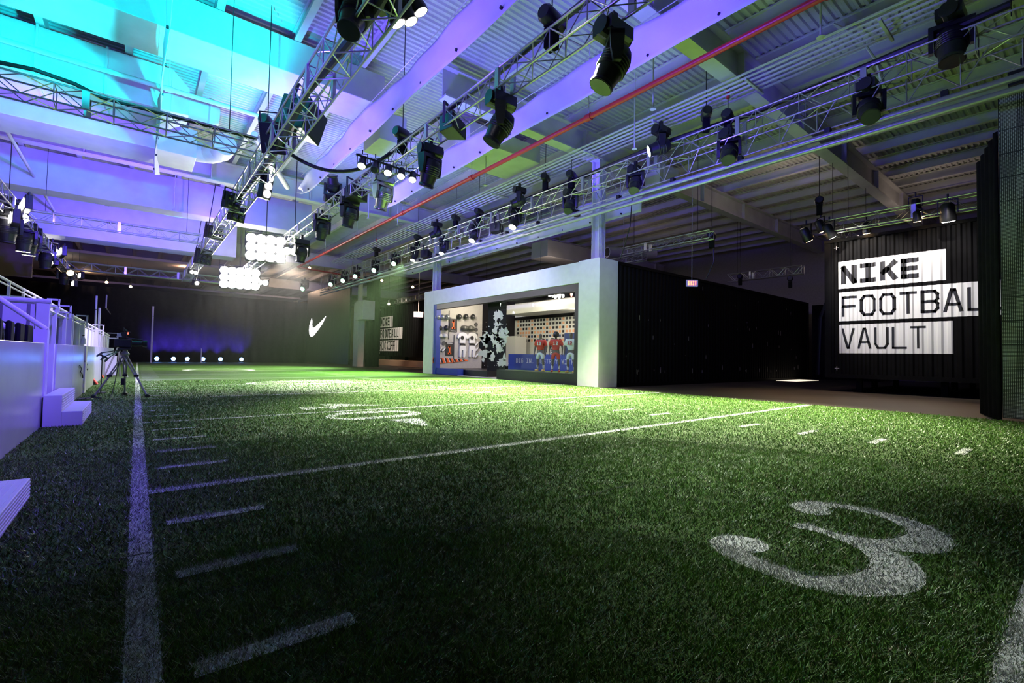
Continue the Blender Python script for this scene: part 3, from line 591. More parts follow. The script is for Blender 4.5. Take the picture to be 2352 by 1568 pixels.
# left truss lamps
for (x, y, X, nx, lm, lab) in ((48, 470, -3.9, 4, gW, 'upper string of white lamps at the near end of the left truss'), (18, 504, -4.2, 5, gW, 'lower string of white lamps at the near end of the left truss'),
    (136, 577, -3.8, 3, gW, 'upper string of white lamps midway along the left truss'), (117, 600, -4.3, 4, gW, 'lower string of white lamps midway along the left truss'), (182, 632, -3.8, 2, gW, 'upper pair of white lamps at the far end of the left truss'), (167, 650, -4.3, 2, gW, 'lower pair of white lamps at the far end of the left truss')):
    a = V(px(x, y, X))
    bank((a.x, a.y+.2, a.z), .1, nx, 1, .5, lab, lm, r=.17, group='lamp strings on the left truss').rotation_euler = (0, 0, -1.35)
for (x, y, lm, lab) in ((44, 497, gW, 'bright single white lamp under the near end of the left truss'), (120, 576, gW, 'bright single white lamp midway on the left truss'), (157, 624, gWm, 'single warm lamp throwing a beam at the far end of the left truss')):
    a = V(px(x, y, -4.0)); par(tuple(a), (.5, -1, -.4), lm, lab, 'single lamps on the left truss', 2.4)
for (x, y, lab) in ((18, 520, 'black moving head light hanging at the near end of the left truss'), (55, 545, 'black moving head light with lit foot below the left truss'), (68, 555, 'black moving head light below the left truss, beside its twin'), (105, 590, 'black moving head light in the middle of the left truss'), (148, 632, 'black moving head light near the far end of the left truss')):
    a = V(px(x, y, -4.2)); moving_head((a.x, a.y, a.z+.8), .3, .1, lab, lens=gY if y < 560 and y > 530 else lensd, s=1.3)
# warm pendant bulbs, star bright in the photo
wb = [((148, 535), 44, 'left of the far cross truss'), ((285, 562), 46, 'in the middle over the tan raft'), ((408, 580), 46, 'left of the flood lamps'), ((245, 648), 52, 'low above the black curtain, left one'), ((300, 658), 52, 'low above the black curtain, right one'),
      ((711, 615), 44, 'between the floods and the green lamps'), ((877, 644), 40, 'above the opening beside the white cube'), ((948, 659), 36, 'left of the shop front top corner'), ((893, 698), 42, 'above the kickoff sign')]
for i, ((x, y), Y, lab) in enumerate(wb):
    p = atY(x, y, Y); t = thing('warm_lamp', 'small warm bulb glowing '+lab, 'lamp', tuple(p), 'warm hanging bulbs')
    MB().lathe([(.03, -.09), (.09, -.06), (.11, 0), (.08, .07), (.03, .1)], p, n=12).build('bulb', gWm, t, smooth=True); MB().cyl(p+V((0, 0, .1)), p+V((0, 0, .35)), .04, 8).build('socket', blk, t); MB().cyl(p+V((0, 0, .3)), (p.x, p.y, 10.76), .008, 5).build('cord', blk, t)
# vault truss lamps
for (x, y, X, d_, lm, s, lab) in ((1852, 540, 20.8, (.6, -.3, -1), gWm, 2.0, 'black spotlight on a side arm left of the vault container'), (1905, 532, 21.2, (.6, -.3, -1), gW, 2.0, 'lit white flood at the corner of the vault truss'),
    (1885, 520, 21.5, (.4, -.3, -1), gWm, 1.8, 'small warm spotlight under the hoist at the vault truss corner'), (2177, 490, 21.2, (.3, 0, -1), gW, 2.2, 'bright dish flood lamp hanging from the vault truss, rightmost'),
    (2103, 474, 21.4, (.3, 0, -1), gWm, 1.7, 'upper small spotlight in the middle of the vault truss'), (2106, 498, 21.2, (.3, 0, -1), gWm, 1.3, 'lower small spotlight in the middle of the vault truss'), (1990, 525, 21.8, (.3, 0, -1), gWm, 1.5, 'small spotlight on top of the vault container edge')):
    par(px(x, y, X), d_, lm, lab, 'spotlights around the vault truss', s)
spot((19.3, 6.6, 7.0), (22, 5.3, 4.3), (1, .93, .85), 1500, 54, .5, .04); spot((19.2, 2.9, 6.9), (22, 4.0, 3.2), (1, .93, .88), 700, 72, .7, .05)
spot((20.5, 7.4, 6.3), (19, 6.4, 0), WRM, 900, 75, .9); spot((20.5, 2.8, 6), (17.5, 3.2, 0), WRM, 700, 60, .9)
# cables
def cable(name, pts, r, label, group=None):
    return tag(MB().path(pts, r, 8).build(name, blk, smooth=True), label, 'cable', group)
pts = []
for i in range(17): k = i/16; pts.append(atZ(665, 352, 6.4)*(1-k)+V(px(905, 345, 5.6))*k+V((0, 0, -1.1*4*k*(1-k)*.5)))
cable('cable_swag', pts, .05, 'thick black cable swag drooping from the loudspeakers to the middle truss')
cable('cable_drop', [px(1452, 455, 15.2), px(1447, 520, 15.3), px(1425, 595, 15.6)], .02, 'bundle of black cables dropping beside the tall column to the shop roof')
cable('cable_drop', [px(1638, 560, 19), px(1640, 600, 19), px(1622, 640, 19)], .03, 'curved black cable hanging over the corrugated wall')
cable('cable_drop', [px(1900, 690, 24), px(1885, 730, 24), px(1880, 860, 24)], .08, 'thick dark cable bundle beside the vault container')
cable('cable_drop', [(5.5, 2.5, 7.1), (5.6, 5, 7.05), (5.75, 8, 7.1), (5.6, 12, 7.05), (5.75, 16, 7.1)], .06, 'black cable loom lying on top of the middle truss')
cable('cable_drop', [(13.4, 1, 8.35), (13.5, 3, 8.3), (13.6, 6, 8.25), (13.4, 9, 8.3), (13.5, 13, 8.25), (13.5, 20, 8.25)], .08, 'black cable loom lying on top of the right truss')
cable('cable_drop', [(2.6, 4, 6.5), (2.7, 7, 6.45), (2.55, 10, 6.5), (2.7, 14, 6.45), (2.6, 20, 6.5)], .08, 'dark cable loom inside the speaker truss')
cable('cable_drop', [(-7, 13.3, 6.58), (-4, 13.4, 6.55), (-1.8, 13.2, 6.7), (-1.2, 13.3, 6.68), (-.8, 13.3, 6.55), (2.2, 13.3, 6.56)], .045, 'dark cable loom lying on the cross truss under the cyan ceiling')
# ================================================================ SHOP FRONT
sp = thing('shop_front', 'white boxed portal of the shop facing the turf', 'shop front', (14.2, 12.3, 0))
MB().box((14.2, 12.3, zf), (15.35, 13.42, 5.14)).build('near_pillar', white, sp, bev=.01); MB().box((14.24, 25.65, zf), (15.35, 26.85, 5.14)).build('far_pillar', white, sp, bev=.01)
MB().box((14.24, 13.42, 4.25), (15.35, 25.65, 5.12)).build('header', white, sp, bev=.01)
fr = thing('window_surround', 'dark timber surround inside the white shop portal', 'frame', (14.3, 13.42, 0))
MB().box((14.3, 13.42, zf), (14.6, 13.72, 4.25)).build('near_jamb', darkwood, fr); MB().box((14.3, 13.72, 3.95), (14.6, 25.35, 4.25)).build('head', darkwood, fr)
MB().box((14.3, 25.35, zf), (14.6, 25.65, 4.25)).build('far_jamb', blueP, fr)['label'] = 'blue far jamb'
MB().box((14.3, 13.72, zf), (14.75, 19.1, .46)).build('sill', darkwood, fr)
MB().box((14.35, 22.9, zf), (14.75, 25.35, .36)).build('blue_plinth', blueP, fr)
mgl = bpy.data.materials.new('shop_glass'); mgl.use_nodes = True; nt = mgl.node_tree; nt.nodes.clear(); o_ = nt.nodes.new('ShaderNodeOutputMaterial'); mi = nt.nodes.new('ShaderNodeMixShader'); tr = nt.nodes.new('ShaderNodeBsdfTransparent'); gl = nt.nodes.new('ShaderNodeBsdfGlossy'); gl.inputs['Roughness'].default_value = .01; lw = nt.nodes.new('ShaderNodeLayerWeight'); lw.inputs[0].default_value = .5; fp = nt.nodes.new('ShaderNodeMath'); fp.operation = 'POWER'; fp.inputs[1].default_value = 4; nt.links.new(lw.outputs['Facing'], fp.inputs[0]); fz = nt.nodes.new('ShaderNodeMath'); fz.operation = 'MULTIPLY_ADD'; fz.inputs[1].default_value = .4; fz.inputs[2].default_value = .03; nt.links.new(fp.outputs[0], fz.inputs[0])
tr.inputs[0].default_value = (.93, .96, .95, 1); nt.links.new(fz.outputs[0], mi.inputs[0]); nt.links.new(tr.outputs[0], mi.inputs[1]); nt.links.new(gl.outputs[0], mi.inputs[2]); nt.links.new(mi.outputs[0], o_.inputs[0])
for (a, b_, lab) in ((13.72, 15.48, 'nearest'), (15.5, 17.28, 'middle'), (17.3, 19.1, 'farthest')): tag(MB().box((14.45, a, .46), (14.462, b_, 3.95)).build('glass_pane', mgl), lab+' tall clear glass pane of the shop window', 'glass', 'shop window panes')
# interior shell
si = mat('shop_floor', (.55, .52, .48), .4); sw = mat('shop_white', (.7, .68, .62), .6)
struct('floor.001', MB().box((14.35, 12.4, zf), (21.2, 26.3, 0)), si)
inn = thing('shop_room', 'lit interior shell of the shop with pale ceiling and dark upper wall', 'room', (21, 26, 0))
MB().box((21.0, 12.4, 0), (21.2, 26.3, 5)).build('back_wall', sw, inn); MB().box((17.9, 26.0, 0), (21.0, 26.2, 5)).build('dark_end_wall', mat('near_black_wall', (.008, .007, .009), .8, spec=.2), inn)
MB().box((14.6, 25.6, .3), (17.9, 26.0, 5)).build('grey_end_wall', greyp, inn); MB().box((14.6, 12.4, 0), (21.0, 12.55, 5)).build('near_end_wall', sw, inn)
MB().box((14.6, 12.55, 4.6), (17.2, 25.95, 4.7)).build('ceiling_board', mat('shop_ceiling', (.3, .3, .28), .5), inn)
MB().box((19, 12.55, 3.9), (21.0, 24.5, 4.5)).build('bulkhead', sw, inn); MB().box((17.2, 12.55, 4.9), (21.0, 25.95, 5)).build('upper_ceiling', blkpaint, inn)
MB().box((20.85, 12.55, 3.7), (20.99, 25.9, 3.9)).build('dark_band', blkpaint, inn)
pl = tag(MB().box((14.8, 20.6, .0), (17.9, 25.3, .34)).build('display_plinth', darkwood, bev=.01), 'low dark display plinth inside the open end of the shop', 'plinth')
tag(MB().box((16.2, 13.0, 0), (20.6, 19.6, .36)).build('green_plinth', mg), 'green turf covered plinth under the mannequins', 'plinth')
for p in ((17, 16, 4.2), (17.5, 20, 4.3), (16.2, 23.6, 4.2), (19.2, 18, 3.7)): point(p, (1, .88, .74), 230, .2)
# ceiling spots in the shop
for i in range(18):
    y = 14+11*(i//2)/9; x = 15.3+1.1*(i % 2)
    tag(MB().cyl((x, y, 4.57), (x, y, 4.6), .06, 10).build('downlight', gWm), 'small round downlight in the shop ceiling, '+('window side', 'wall side')[i % 2]+' row, '+ORD[i//2]+' from the near end', 'downlight', 'downlights in the shop ceiling')
for i in range(9):
    y = 13.6+.62*i; lm = gW if i % 3 else gR
    tag(MB().lathe([(.03, 0), (.07, .1), (.07, .16)], (17.8, y, 4.35), n=10).build('track_spot', lm), ('white' if i % 3 else 'red')+' track spotlight in the shop ceiling gap, '+ORD[i]+' from the near end', 'track light', 'track spotlights, '+('white' if i % 3 else 'red'))
p = atX(1176, 716, 20.2); tag(MB().lathe([(.03, -.1), (.11, -.05), (.11, .05), (.03, .1)], p, n=12).build('bright_spotlight', gW), 'dazzling spotlight in the corner of the shop by the dark wall', 'spotlight')
# display cubes on the back wall
cubem = {}
for kk, mt_ in (('black', blk), ('orange', mat('orange_lit_box', (.85, .42, .22), .5)), ('blue', mat('navy_box', (.05, .07, .16), .5))):  # amber colour stands in for squares lit orange
    cubem[kk] = MB().box((-.015, -.09, -.095), (0, .09, .095)).mesh('display_cube', mt_)
zt = atX(1172, 726, 20.9).z
for r_ in range(6):
    for c_ in range(28):
        kk = 'black' if (r_*7+c_*5+c_*c_) % 5 not in (0, 2) else 'orange'
        if r_ >= 4 and c_ > 4 and (c_+r_) % 3 == 0: kk = 'blue'
        o = obj('display_cube', cubem[kk], None, (21.0, 25.6-.3*c_, 3.6-.27*r_)); o.scale = (1, 1, .85)
        tag(o, {'black': 'black', 'orange': 'amber', 'blue': 'navy'}[kk]+' square, '+ORD[c_]+' from the left in '+('the top', 'the second', 'the third', 'the fourth', 'the fifth', 'the bottom')[r_]+' row of the shop grid', 'display square', kk+' squares of the back wall grid')
# counter with text
FONT = {'N': [(0,0,0,1),(0,1,1,0),(1,0,1,1)], 'I': [(0,1,1,1),(0,0,1,0),(.5,0,.5,1)], 'K': [(0,0,0,1),(.05,.4,1,1),(.4,.6,1,0)], 'E': [(0,0,0,1),(0,1,1,1),(0,.5,.9,.5),(0,0,1,0)],
 'F': [(0,0,0,1),(0,1,1,1),(0,.5,.9,.5)], 'O': [(0,.2,0,.8),(0,.8,.2,1),(.2,1,.8,1),(.8,1,1,.8),(1,.8,1,.2),(1,.2,.8,0),(.8,0,.2,0),(.2,0,0,.2)], 'T': [(0,1,1,1),(.5,0,.5,1)],
 'B': [(0,0,0,1),(0,1,.8,1),(.8,1,1,.85),(1,.85,1,.62),(1,.62,.85,.5),(.85,.5,0,.5),(.85,.5,1,.38),(1,.38,1,.15),(1,.15,.8,0),(.8,0,0,0)], 'A': [(0,0,.42,1),(.42,1,.58,1),(.58,1,1,0),(.15,.3,.85,.3)], 'L': [(0,1,0,0),(0,0,1,0)],
 'V': [(0,1,.45,0),(.45,0,.55,0),(.55,0,1,1)], 'U': [(0,1,0,.2),(0,.2,.2,0),(.2,0,.8,0),(.8,0,1,.2),(1,.2,1,1)], 'C': [(1,.85,.8,1),(.8,1,.2,1),(.2,1,0,.8),(0,.8,0,.2),(0,.2,.2,0),(.2,0,.8,0),(.8,0,1,.15)],
 'D': [(0,0,0,1),(0,1,.75,1),(.75,1,1,.75),(1,.75,1,.25),(1,.25,.75,0),(.75,0,0,0)], 'G': [(1,.85,.8,1),(.8,1,.2,1),(.2,1,0,.8),(0,.8,0,.2),(0,.2,.2,0),(.2,0,.8,0),(.8,0,1,.2),(1,.2,1,.5),(1,.5,.5,.5)],
 'S': [(1,.85,.8,1),(.8,1,.2,1),(.2,1,0,.85),(0,.85,0,.62),(0,.62,.15,.5),(.15,.5,.85,.5),(.85,.5,1,.38),(1,.38,1,.15),(1,.15,.8,0),(.8,0,.2,0),(.2,0,0,.15)], 'R': [(0,0,0,1),(0,1,.8,1),(.8,1,1,.8),(1,.8,1,.6),(1,.6,.8,.45),(.8,.45,0,.45),(.5,.45,1,0)],
 'Y': [(0,1,.5,.5),(1,1,.5,.5),(.5,.5,.5,0)], 'W': [(0,1,.25,0),(.25,0,.5,.7),(.5,.7,.75,0),(.75,0,1,1)], 'H': [(0,0,0,1),(1,0,1,1),(0,.5,1,.5)], 'P': [(0,0,0,1),(0,1,.8,1),(.8,1,1,.8),(1,.8,1,.6),(1,.6,.8,.45),(.8,.45,0,.45)],
 'X': [(0,0,1,1),(0,1,1,0)], '.': [(.4,0,.5,0)], ' ': [], '1': [(.2,.8,.5,1),(.5,1,.5,0),(.1,0,.9,0)], '8': [(0,.2,0,.8),(0,.8,.2,1),(.2,1,.8,1),(.8,1,1,.8),(1,.8,1,.2),(1,.2,.8,0),(.8,0,.2,0),(.2,0,0,.2),(0,.5,1,.5)], '0': [(0,.2,0,.8),(0,.8,.2,1),(.2,1,.8,1),(.8,1,1,.8),(1,.8,1,.2),(1,.2,.8,0),(.8,0,.2,0),(.2,0,0,.2)], '2': [(0,.8,.2,1),(.2,1,.8,1),(.8,1,1,.8),(1,.8,1,.6),(1,.6,0,.15),(0,.15,0,0),(0,0,1,0)]}
def strokes(txt, w_, h_, t, gap):      # quads in (u, v) metres, u from 0 rightwards
    out = []; n = len(txt); cw = (w_-gap*(n-1))/n
    for i, ch in enumerate(txt):
        ox = i*(cw+gap)
        for (a, b_, c, d_) in FONT[ch]:
            p0 = V((ox+t/2+a*(cw-t), t/2+b_*(h_-t))); p1 = V((ox+t/2+c*(cw-t), t/2+d_*(h_-t))); dv = p1-p0
            dv = dv.normalized() if dv.length > 1e-6 else V((1, 0)); nv = V((-dv.y, dv.x))*t/2; e_ = dv*t*.42
            out.append([p0-e_-nv, p1+e_-nv, p1+e_+nv, p0-e_+nv])
    return out
def swoosh(n=14):
    o = []  # unit shape, width 1
    up_ = [(0.02, .42), (.0, .25), (.08, .12), (.22, .08), (.42, .17), (.7, .33), (1, .52)]; dn = [(.66, .26), (.4, .07), (.2, -.04), (.05, .0), (-.06, .12), (-.06, .25)]
    return up_+dn
ct = thing('blue_counter', 'blue counter with pale slogan lettering behind the mannequins', 'counter', (19.2, 18, 0))
MB().box((18.9, 13.0, .0), (19.7, 24.0, 1.30)).build('counter_body', blueP, ct, bev=.01)
pale = mat('pale_lettering', (.5, .55, .75), .5)
mb = MB()
for qd in strokes('DIG IN. DESTROY WITH SPEED', 6.6, .28, .045, .06): mb.prism([(18.9, 23.2-p_.x, .75+p_.y) for p_ in qd], (-.006, 0, 0))
mb.build('slogan', pale, ct)
mb = MB(); mb.prism([(18.9, 15.6-a*.9, .62+b_*.9) for a, b_ in swoosh()], (-.006, 0, 0)); mb.build('tick_mark', pale, ct)
tag(MB().box((19.3, 20.0, 1.3), (19.5, 20.6, 2.35)).build('number_board', sw), 'pale upright board with dark digits on the blue counter', 'board')
nb_ = bpy.data.objects['number_board']; mb = MB()
for i, c_ in enumerate('8080'):
    for qd in strokes(c_, .3, .2, .045, 0): mb.prism([(19.3, 20.45-p_.x, 2.08-.25*i+p_.y) for p_ in qd], (-.006, 0, 0))
mb.build('digits', blackp, nb_)
mb = MB(); mb.lathe([(.05, 0), (.3, .15), (.34, .5), (.25, .85), (.08, .98)], (19.3, 21.2, 1.3), n=16); tag(mb.build('dark_helmet_form', blk, smooth=True), 'big dark rounded display form on the blue counter', 'display form')
tag(MB().box((20.2, 19.2, 1.3), (20.6, 20.2, 2.6)).build('clothes_rail', mat('navy', (.03, .05, .15), .8)), 'navy garments on a rail at the back of the shop', 'garments')
sw_ = thing('side_case', 'lit white case beside the counter with hanging white kit', 'display case', (19.6, 24.6, 0)); MB().box((19.6, 24.2, .5), (20.6, 25.2, 2.5)).build('case', sw, sw_)
# wall gear on the grey wall (Y = 25.95)
def helmet(loc, label, group, shell=blk, s=1):
    t = thing('helmet', label, 'helmet', loc, group); t.scale = (s,)*3
    b_ = MB(); b_.lathe([(.02, .13), (.07, .115), (.115, .06), (.13, 0), (.125, -.06), (.10, -.12)], (0, -.1, 0), n=16); b_.build('shell', shell, t, smooth=True, world=False)
    b_ = MB()
    for z in (-.03, -.075, -.12): b_.path([(.10, -.16, z), (.16, -.25, z), (.06, -.29, z), (-.04, -.25, z), (-.06, -.2, z)], .008, 5)
    b_.build('face_guard', mat('guard', (.1, .1, .1), .4), t, world=False); return t
YW = 25.59
def wallp(x, y): p = atY(x, y, YW); return (p.x, YW, p.z)
for row, ys, xs, sh in (('top left row', 728, (1003, 1014, 1025), mat('steel_helmet', (.25, .27, .26), .3, .3)), ('second left row', 753, (1008, 1023), blk), ('top right row', 727, (1053, 1068, 1084), blk)):
    for i, x in enumerate(xs):
        helmet(wallp(x, ys), ('leftmost', 'next', 'rightmost')[i if len(xs) > 2 or i == 0 else 2]+' helmet of the '+row+' on the grey display wall', 'helmets on the display wall', sh, 1.25)
def disc(x, y, r, label): p = wallp(x, y); tag(MB().cyl((p[0], YW-.05, p[2]), (p[0], YW, p[2]), r, 16).build('round_puck', mat('dark_rubber', (.06, .06, .06), .6)), label, 'disc', 'round discs on the display wall')
for (x, y, l) in ((1007, 788, 'left dark disc of the pair low on the grey wall'), (1019, 788, 'right dark disc of the pair low on the grey wall'), (1093, 745, 'top dark disc of the column of three'), (1093, 757, 'middle dark disc of the column of three'), (1093, 768, 'bottom dark disc of the column of three')): disc(x, y, .13, l)
def towel(x, y, up_, label):
    p = wallp(x, y); t = thing('number_towel', label, 'banner', p, 'number one banners'); s_ = 1 if up_ else -1
    MB().box((p[0]-.27, YW-.03, p[2]-.42), (p[0]+.27, YW, p[2]+.42)).build('cloth', blackp, t); mb = MB()
    for qd in strokes('1', .3, .55, .1, 0): mb.prism([(p[0]-.15+q_.x, YW-.032, p[2]-.28+.06*s_+q_.y) for q_ in qd], (0, -.006, 0))
    mb.build('numeral', orange, t); MB().box((p[0]-.2, YW-.038, p[2]-.36*s_-.02), (p[0]+.2, YW-.032, p[2]-.36*s_+.02)).build('stripe', whitep, t)
    MB().cyl((p[0]-.22*s_-(.1 if up_ else -.1), YW-.03, p[2]-.9*(s_)), (p[0]-.22*s_-(.1 if up_ else -.1), YW-.03, p[2]+.9*s_), .02, 6).build('pole', blk, t)
towel(1041, 747, True, 'upper black banner with orange numeral 1'); towel(1032, 801, False, 'lower black banner with orange numeral 1')
def kit(x, y, label):
    p = V(wallp(x, y)); t = thing('football_kit', label, 'clothing', tuple(p), 'white kits on the display wall'); j = MB()
    T = lambda L, o=0: [(p.x+a, YW-.02-o, p.z+b_) for a, b_ in L]
    j.prism(T([(-.1, .75), (.1, .75), (.3, .68), (.42, .4), (.3, .33), (.22, .45), (.2, .05), (-.2, .05), (-.22, .45), (-.32, .33), (-.4, .42), (-.28, .68)]), (0, -.14, 0)); j.build('jersey', whitep, t, bev=.02)
    j = MB(); j.prism(T([(-.12, .02), (.2, .02), (.22, -.1), (-.14, -.1)]), (0, -.12, 0)); j.build('belt', blackp, t); j = MB(); j.prism(T([(-.18, -.1), (.24, -.1), (.3, -.4), (.2, -.85), (.06, -.85), (.05, -.4), (-.05, -.4), (-.08, -.85), (-.22, -.85), (-.22, -.4)]), (0, -.14, 0)); j.build('trousers', whitep, t, bev=.02)
    j = MB(); j.cyl((p.x-.05, YW-.18, p.z+.4), (p.x-.05, YW-.15, p.z+.4), .13, 14); j.build('chest_patch', blackp, t)
kit(1060, 790, 'white and black football kit, left of the two on the grey wall'); kit(1082, 790, 'white and black football kit, right of the two on the grey wall')
for (x, y, l) in ((1003, 803, 'left shoe of the row of three'), (1011, 803, 'middle shoe of the row of three'), (1019, 803, 'right shoe of the row of three'), (1094, 790, 'top shoe of the column of three'), (1094, 803, 'middle shoe of the column of three'), (1094, 817, 'bottom shoe of the column of three')):
    p = wallp(x, y); t = thing('cleat_shoe', 'small pale sports '+l+' on the grey wall', 'shoe', p, 'shoes on the display wall'); j = MB(); j.prism([(p[0]-.14, YW-.1, p[2]-.12), (p[0]-.02, YW-.1, p[2]-.06), (p[0]+.12, YW-.1, p[2]+.12), (p[0]+.05, YW-.1, p[2]+.16), (p[0]-.03, YW-.1, p[2]+.05), (p[0]-.16, YW-.1, p[2]-.03)], (0, .08, 0)); j.build('upper', whitep, t, bev=.01)
    MB().prism([(p[0]-.15, YW-.11, p[2]-.14), (p[0]-.01, YW-.11, p[2]-.09), (p[0]+.13, YW-.11, p[2]+.1), (p[0]+.12, YW-.11, p[2]+.12), (p[0]-.02, YW-.11, p[2]-.06), (p[0]-.14, YW-.11, p[2]-.12)], (0, .1, 0)).build('sole', blackp, t)
p = wallp(1014, 770); t = thing('shoulder_pads', 'pale shoulder pads on the grey wall', 'shoulder pads', p)
for s_ in (-1, 1): MB().lathe([(.03, .12), (.15, .07), (.2, -.05), (.18, -.12)], (p[0]+s_*.18, YW-.1, p[2]), n=12).build('pad', mat('pad_grey', (.5, .5, .48), .4), t, smooth=True)
p = wallp(1072, 752); t = thing('shoulder_pads', 'dark shoulder pads on the grey wall above the kits', 'shoulder pads', p)
for s_ in (-1, 1): MB().lathe([(.03, .15), (.2, .08), (.27, -.08), (.2, -.2)], (p[0]+s_*.24, YW-.12, p[2]), n=12).build('pad', mat('pad_dark', (.08, .08, .07), .3), t, smooth=True)
# striped tail graphic
tl = thing('striped_tail', 'orange and black striped tapering tail graphic low on the grey wall', 'wall graphic', wallp(1030, 828)); W3 = lambda pts: [wallp(x, y) for x, y in pts]
f2 = 200/1425
W4 = lambda pts, o=0: [(a[0], YW-o, a[2]) for a in [wallp(980+x*f2, 660+y*f2) for x, y in pts]]
MB().prism(W4([(98, 1190), (105, 1140), (150, 1130), (210, 1145), (670, 1185), (670, 1200), (560, 1212), (240, 1243), (130, 1245), (100, 1230)]), (0, -.03, 0)).build('tail', orange, tl)
for i in range(6):
    x = 215+72*i; h_ = 44-6*i; MB().prism(W4([(x, 1190-h_), (x+26, 1190-h_+2), (x+52, 1190+h_-3), (x+24, 1190+h_)], .031), (0, -.008, 0)).build('black_band', blackp, tl)
    MB().prism(W4([(x-12, 1190-h_), (x, 1190-h_+2), (x+24, 1190+h_), (x+12, 1190+h_)], .031), (0, -.008, 0)).build('white_band', whitep, tl)
mb = MB(); c3 = V(W4([(150, 1190)])[0]); vs = []
for i in range(20): t_ = 2*PI*i/20; vs += [(c3.x+.22*math.cos(t_), c3.y-.04, c3.z+.22*math.sin(t_)), (c3.x+.13*math.cos(t_), c3.y-.04, c3.z+.13*math.sin(t_))]
mb.add(vs, [(2*i, (2*i+2) % 40, (2*i+3) % 40, 2*i+1) for i in range(20)]); mb.build('black_ring', blackp, tl)
# splatter player silhouette: blobs on dark wall and glass
def blob(cx, cy, rx, ry, n=34, j=.34): return [(cx+rx*math.cos(2*PI*i/n)*(1+random.uniform(-j, j)), cy+ry*math.sin(2*PI*i/n)*(1+random.uniform(-j, j))) for i in range(n)]
cream = mat('splatter_cream', (.62, .57, .5), .6); pg = thing('player_decal', 'cream splatter silhouette of a crouching player over the dark shop wall and glass edge', 'wall graphic', (15.0, 20.9, 1)); WX = 14.9
def dec(pts, mt_, o): MB().prism([(lambda a: (WX+.012*0-o, a.y, a.z))(atX(980+x*f2, 660+y*f2, WX)) for x, y in pts], (.004, 0, 0)).build('splatter_patch', mt_, pg)
mb_dark = mat('dark_panel', (.006, .005, .008), .8, spec=.2)
for (cx, cy, rx, ry) in ((1170, 480, 75, 105), (1165, 590, 60, 40), (1130, 720, 50, 90), (1080, 850, 150, 95), (960, 860, 80, 110), (1230, 820, 95, 130), (960, 1090, 110, 60), (1060, 1120, 55, 80), (1180, 980, 75, 85), (1235, 1230, 72, 62), (1270, 1150, 25, 60), (1300, 720, 36, 60), (925, 1180, 22, 42), (900, 830, 40, 25)): dec(blob(cx, cy, rx, ry), cream, 0)
for (cx, cy, rx, ry) in ((1185, 530, 28, 30), (1115, 835, 18, 28), (1040, 930, 44, 60), (1000, 1120, 16, 50), (1120, 1000, 26, 38), (1250, 880, 28, 22), (1170, 700, 16, 34), (890, 950, 34, 70), (1205, 640, 18, 12)): dec(blob(cx, cy, rx, ry, 16, .15), mb_dark, .012)
for i in range(34): dec(blob(random.uniform(880, 1340), random.choice([random.uniform(560, 760), random.uniform(1150, 1300)]), random.uniform(3, 9), random.uniform(3, 9), 7), cream, 0)
MB().box((14.92, 19.2, .34), (14.95, 20.8, 4.1)).build('decal_backing', mb_dark, pg)
# mannequins
def skin(name, chains, mt_, parent, sub=2, root=0):
    vs = []; es = []; rs = []; idx = {}
    for ch in chains:
        prev = None
        for (k, p_, r_) in ch:
            if k in idx: i = idx[k]
            else: i = len(vs); idx[k] = i; vs.append(p_); rs.append(r_)
            if prev is not None: es.append((prev, i))
            prev = i
    me_ = bpy.data.meshes.new(name); me_.from_pydata(vs, es, []); me_.materials.append(mt_); o = bpy.data.objects.new(name, me_); C.objects.link(o); o.parent = parent
    o.modifiers.new('s', 'SKIN'); sv = me_.skin_vertices[0].data
    for i, r_ in enumerate(rs): sv[i].radius = (r_, r_) if not isinstance(r_, tuple) else r_; sv[i].use_root = i == root
    s_ = o.modifiers.new('u', 'SUBSURF'); s_.levels = s_.render_levels = sub
    for p_ in me_.polygons: p_.use_smooth = True
    o.modifiers['s'].use_smooth_shade = True; return o
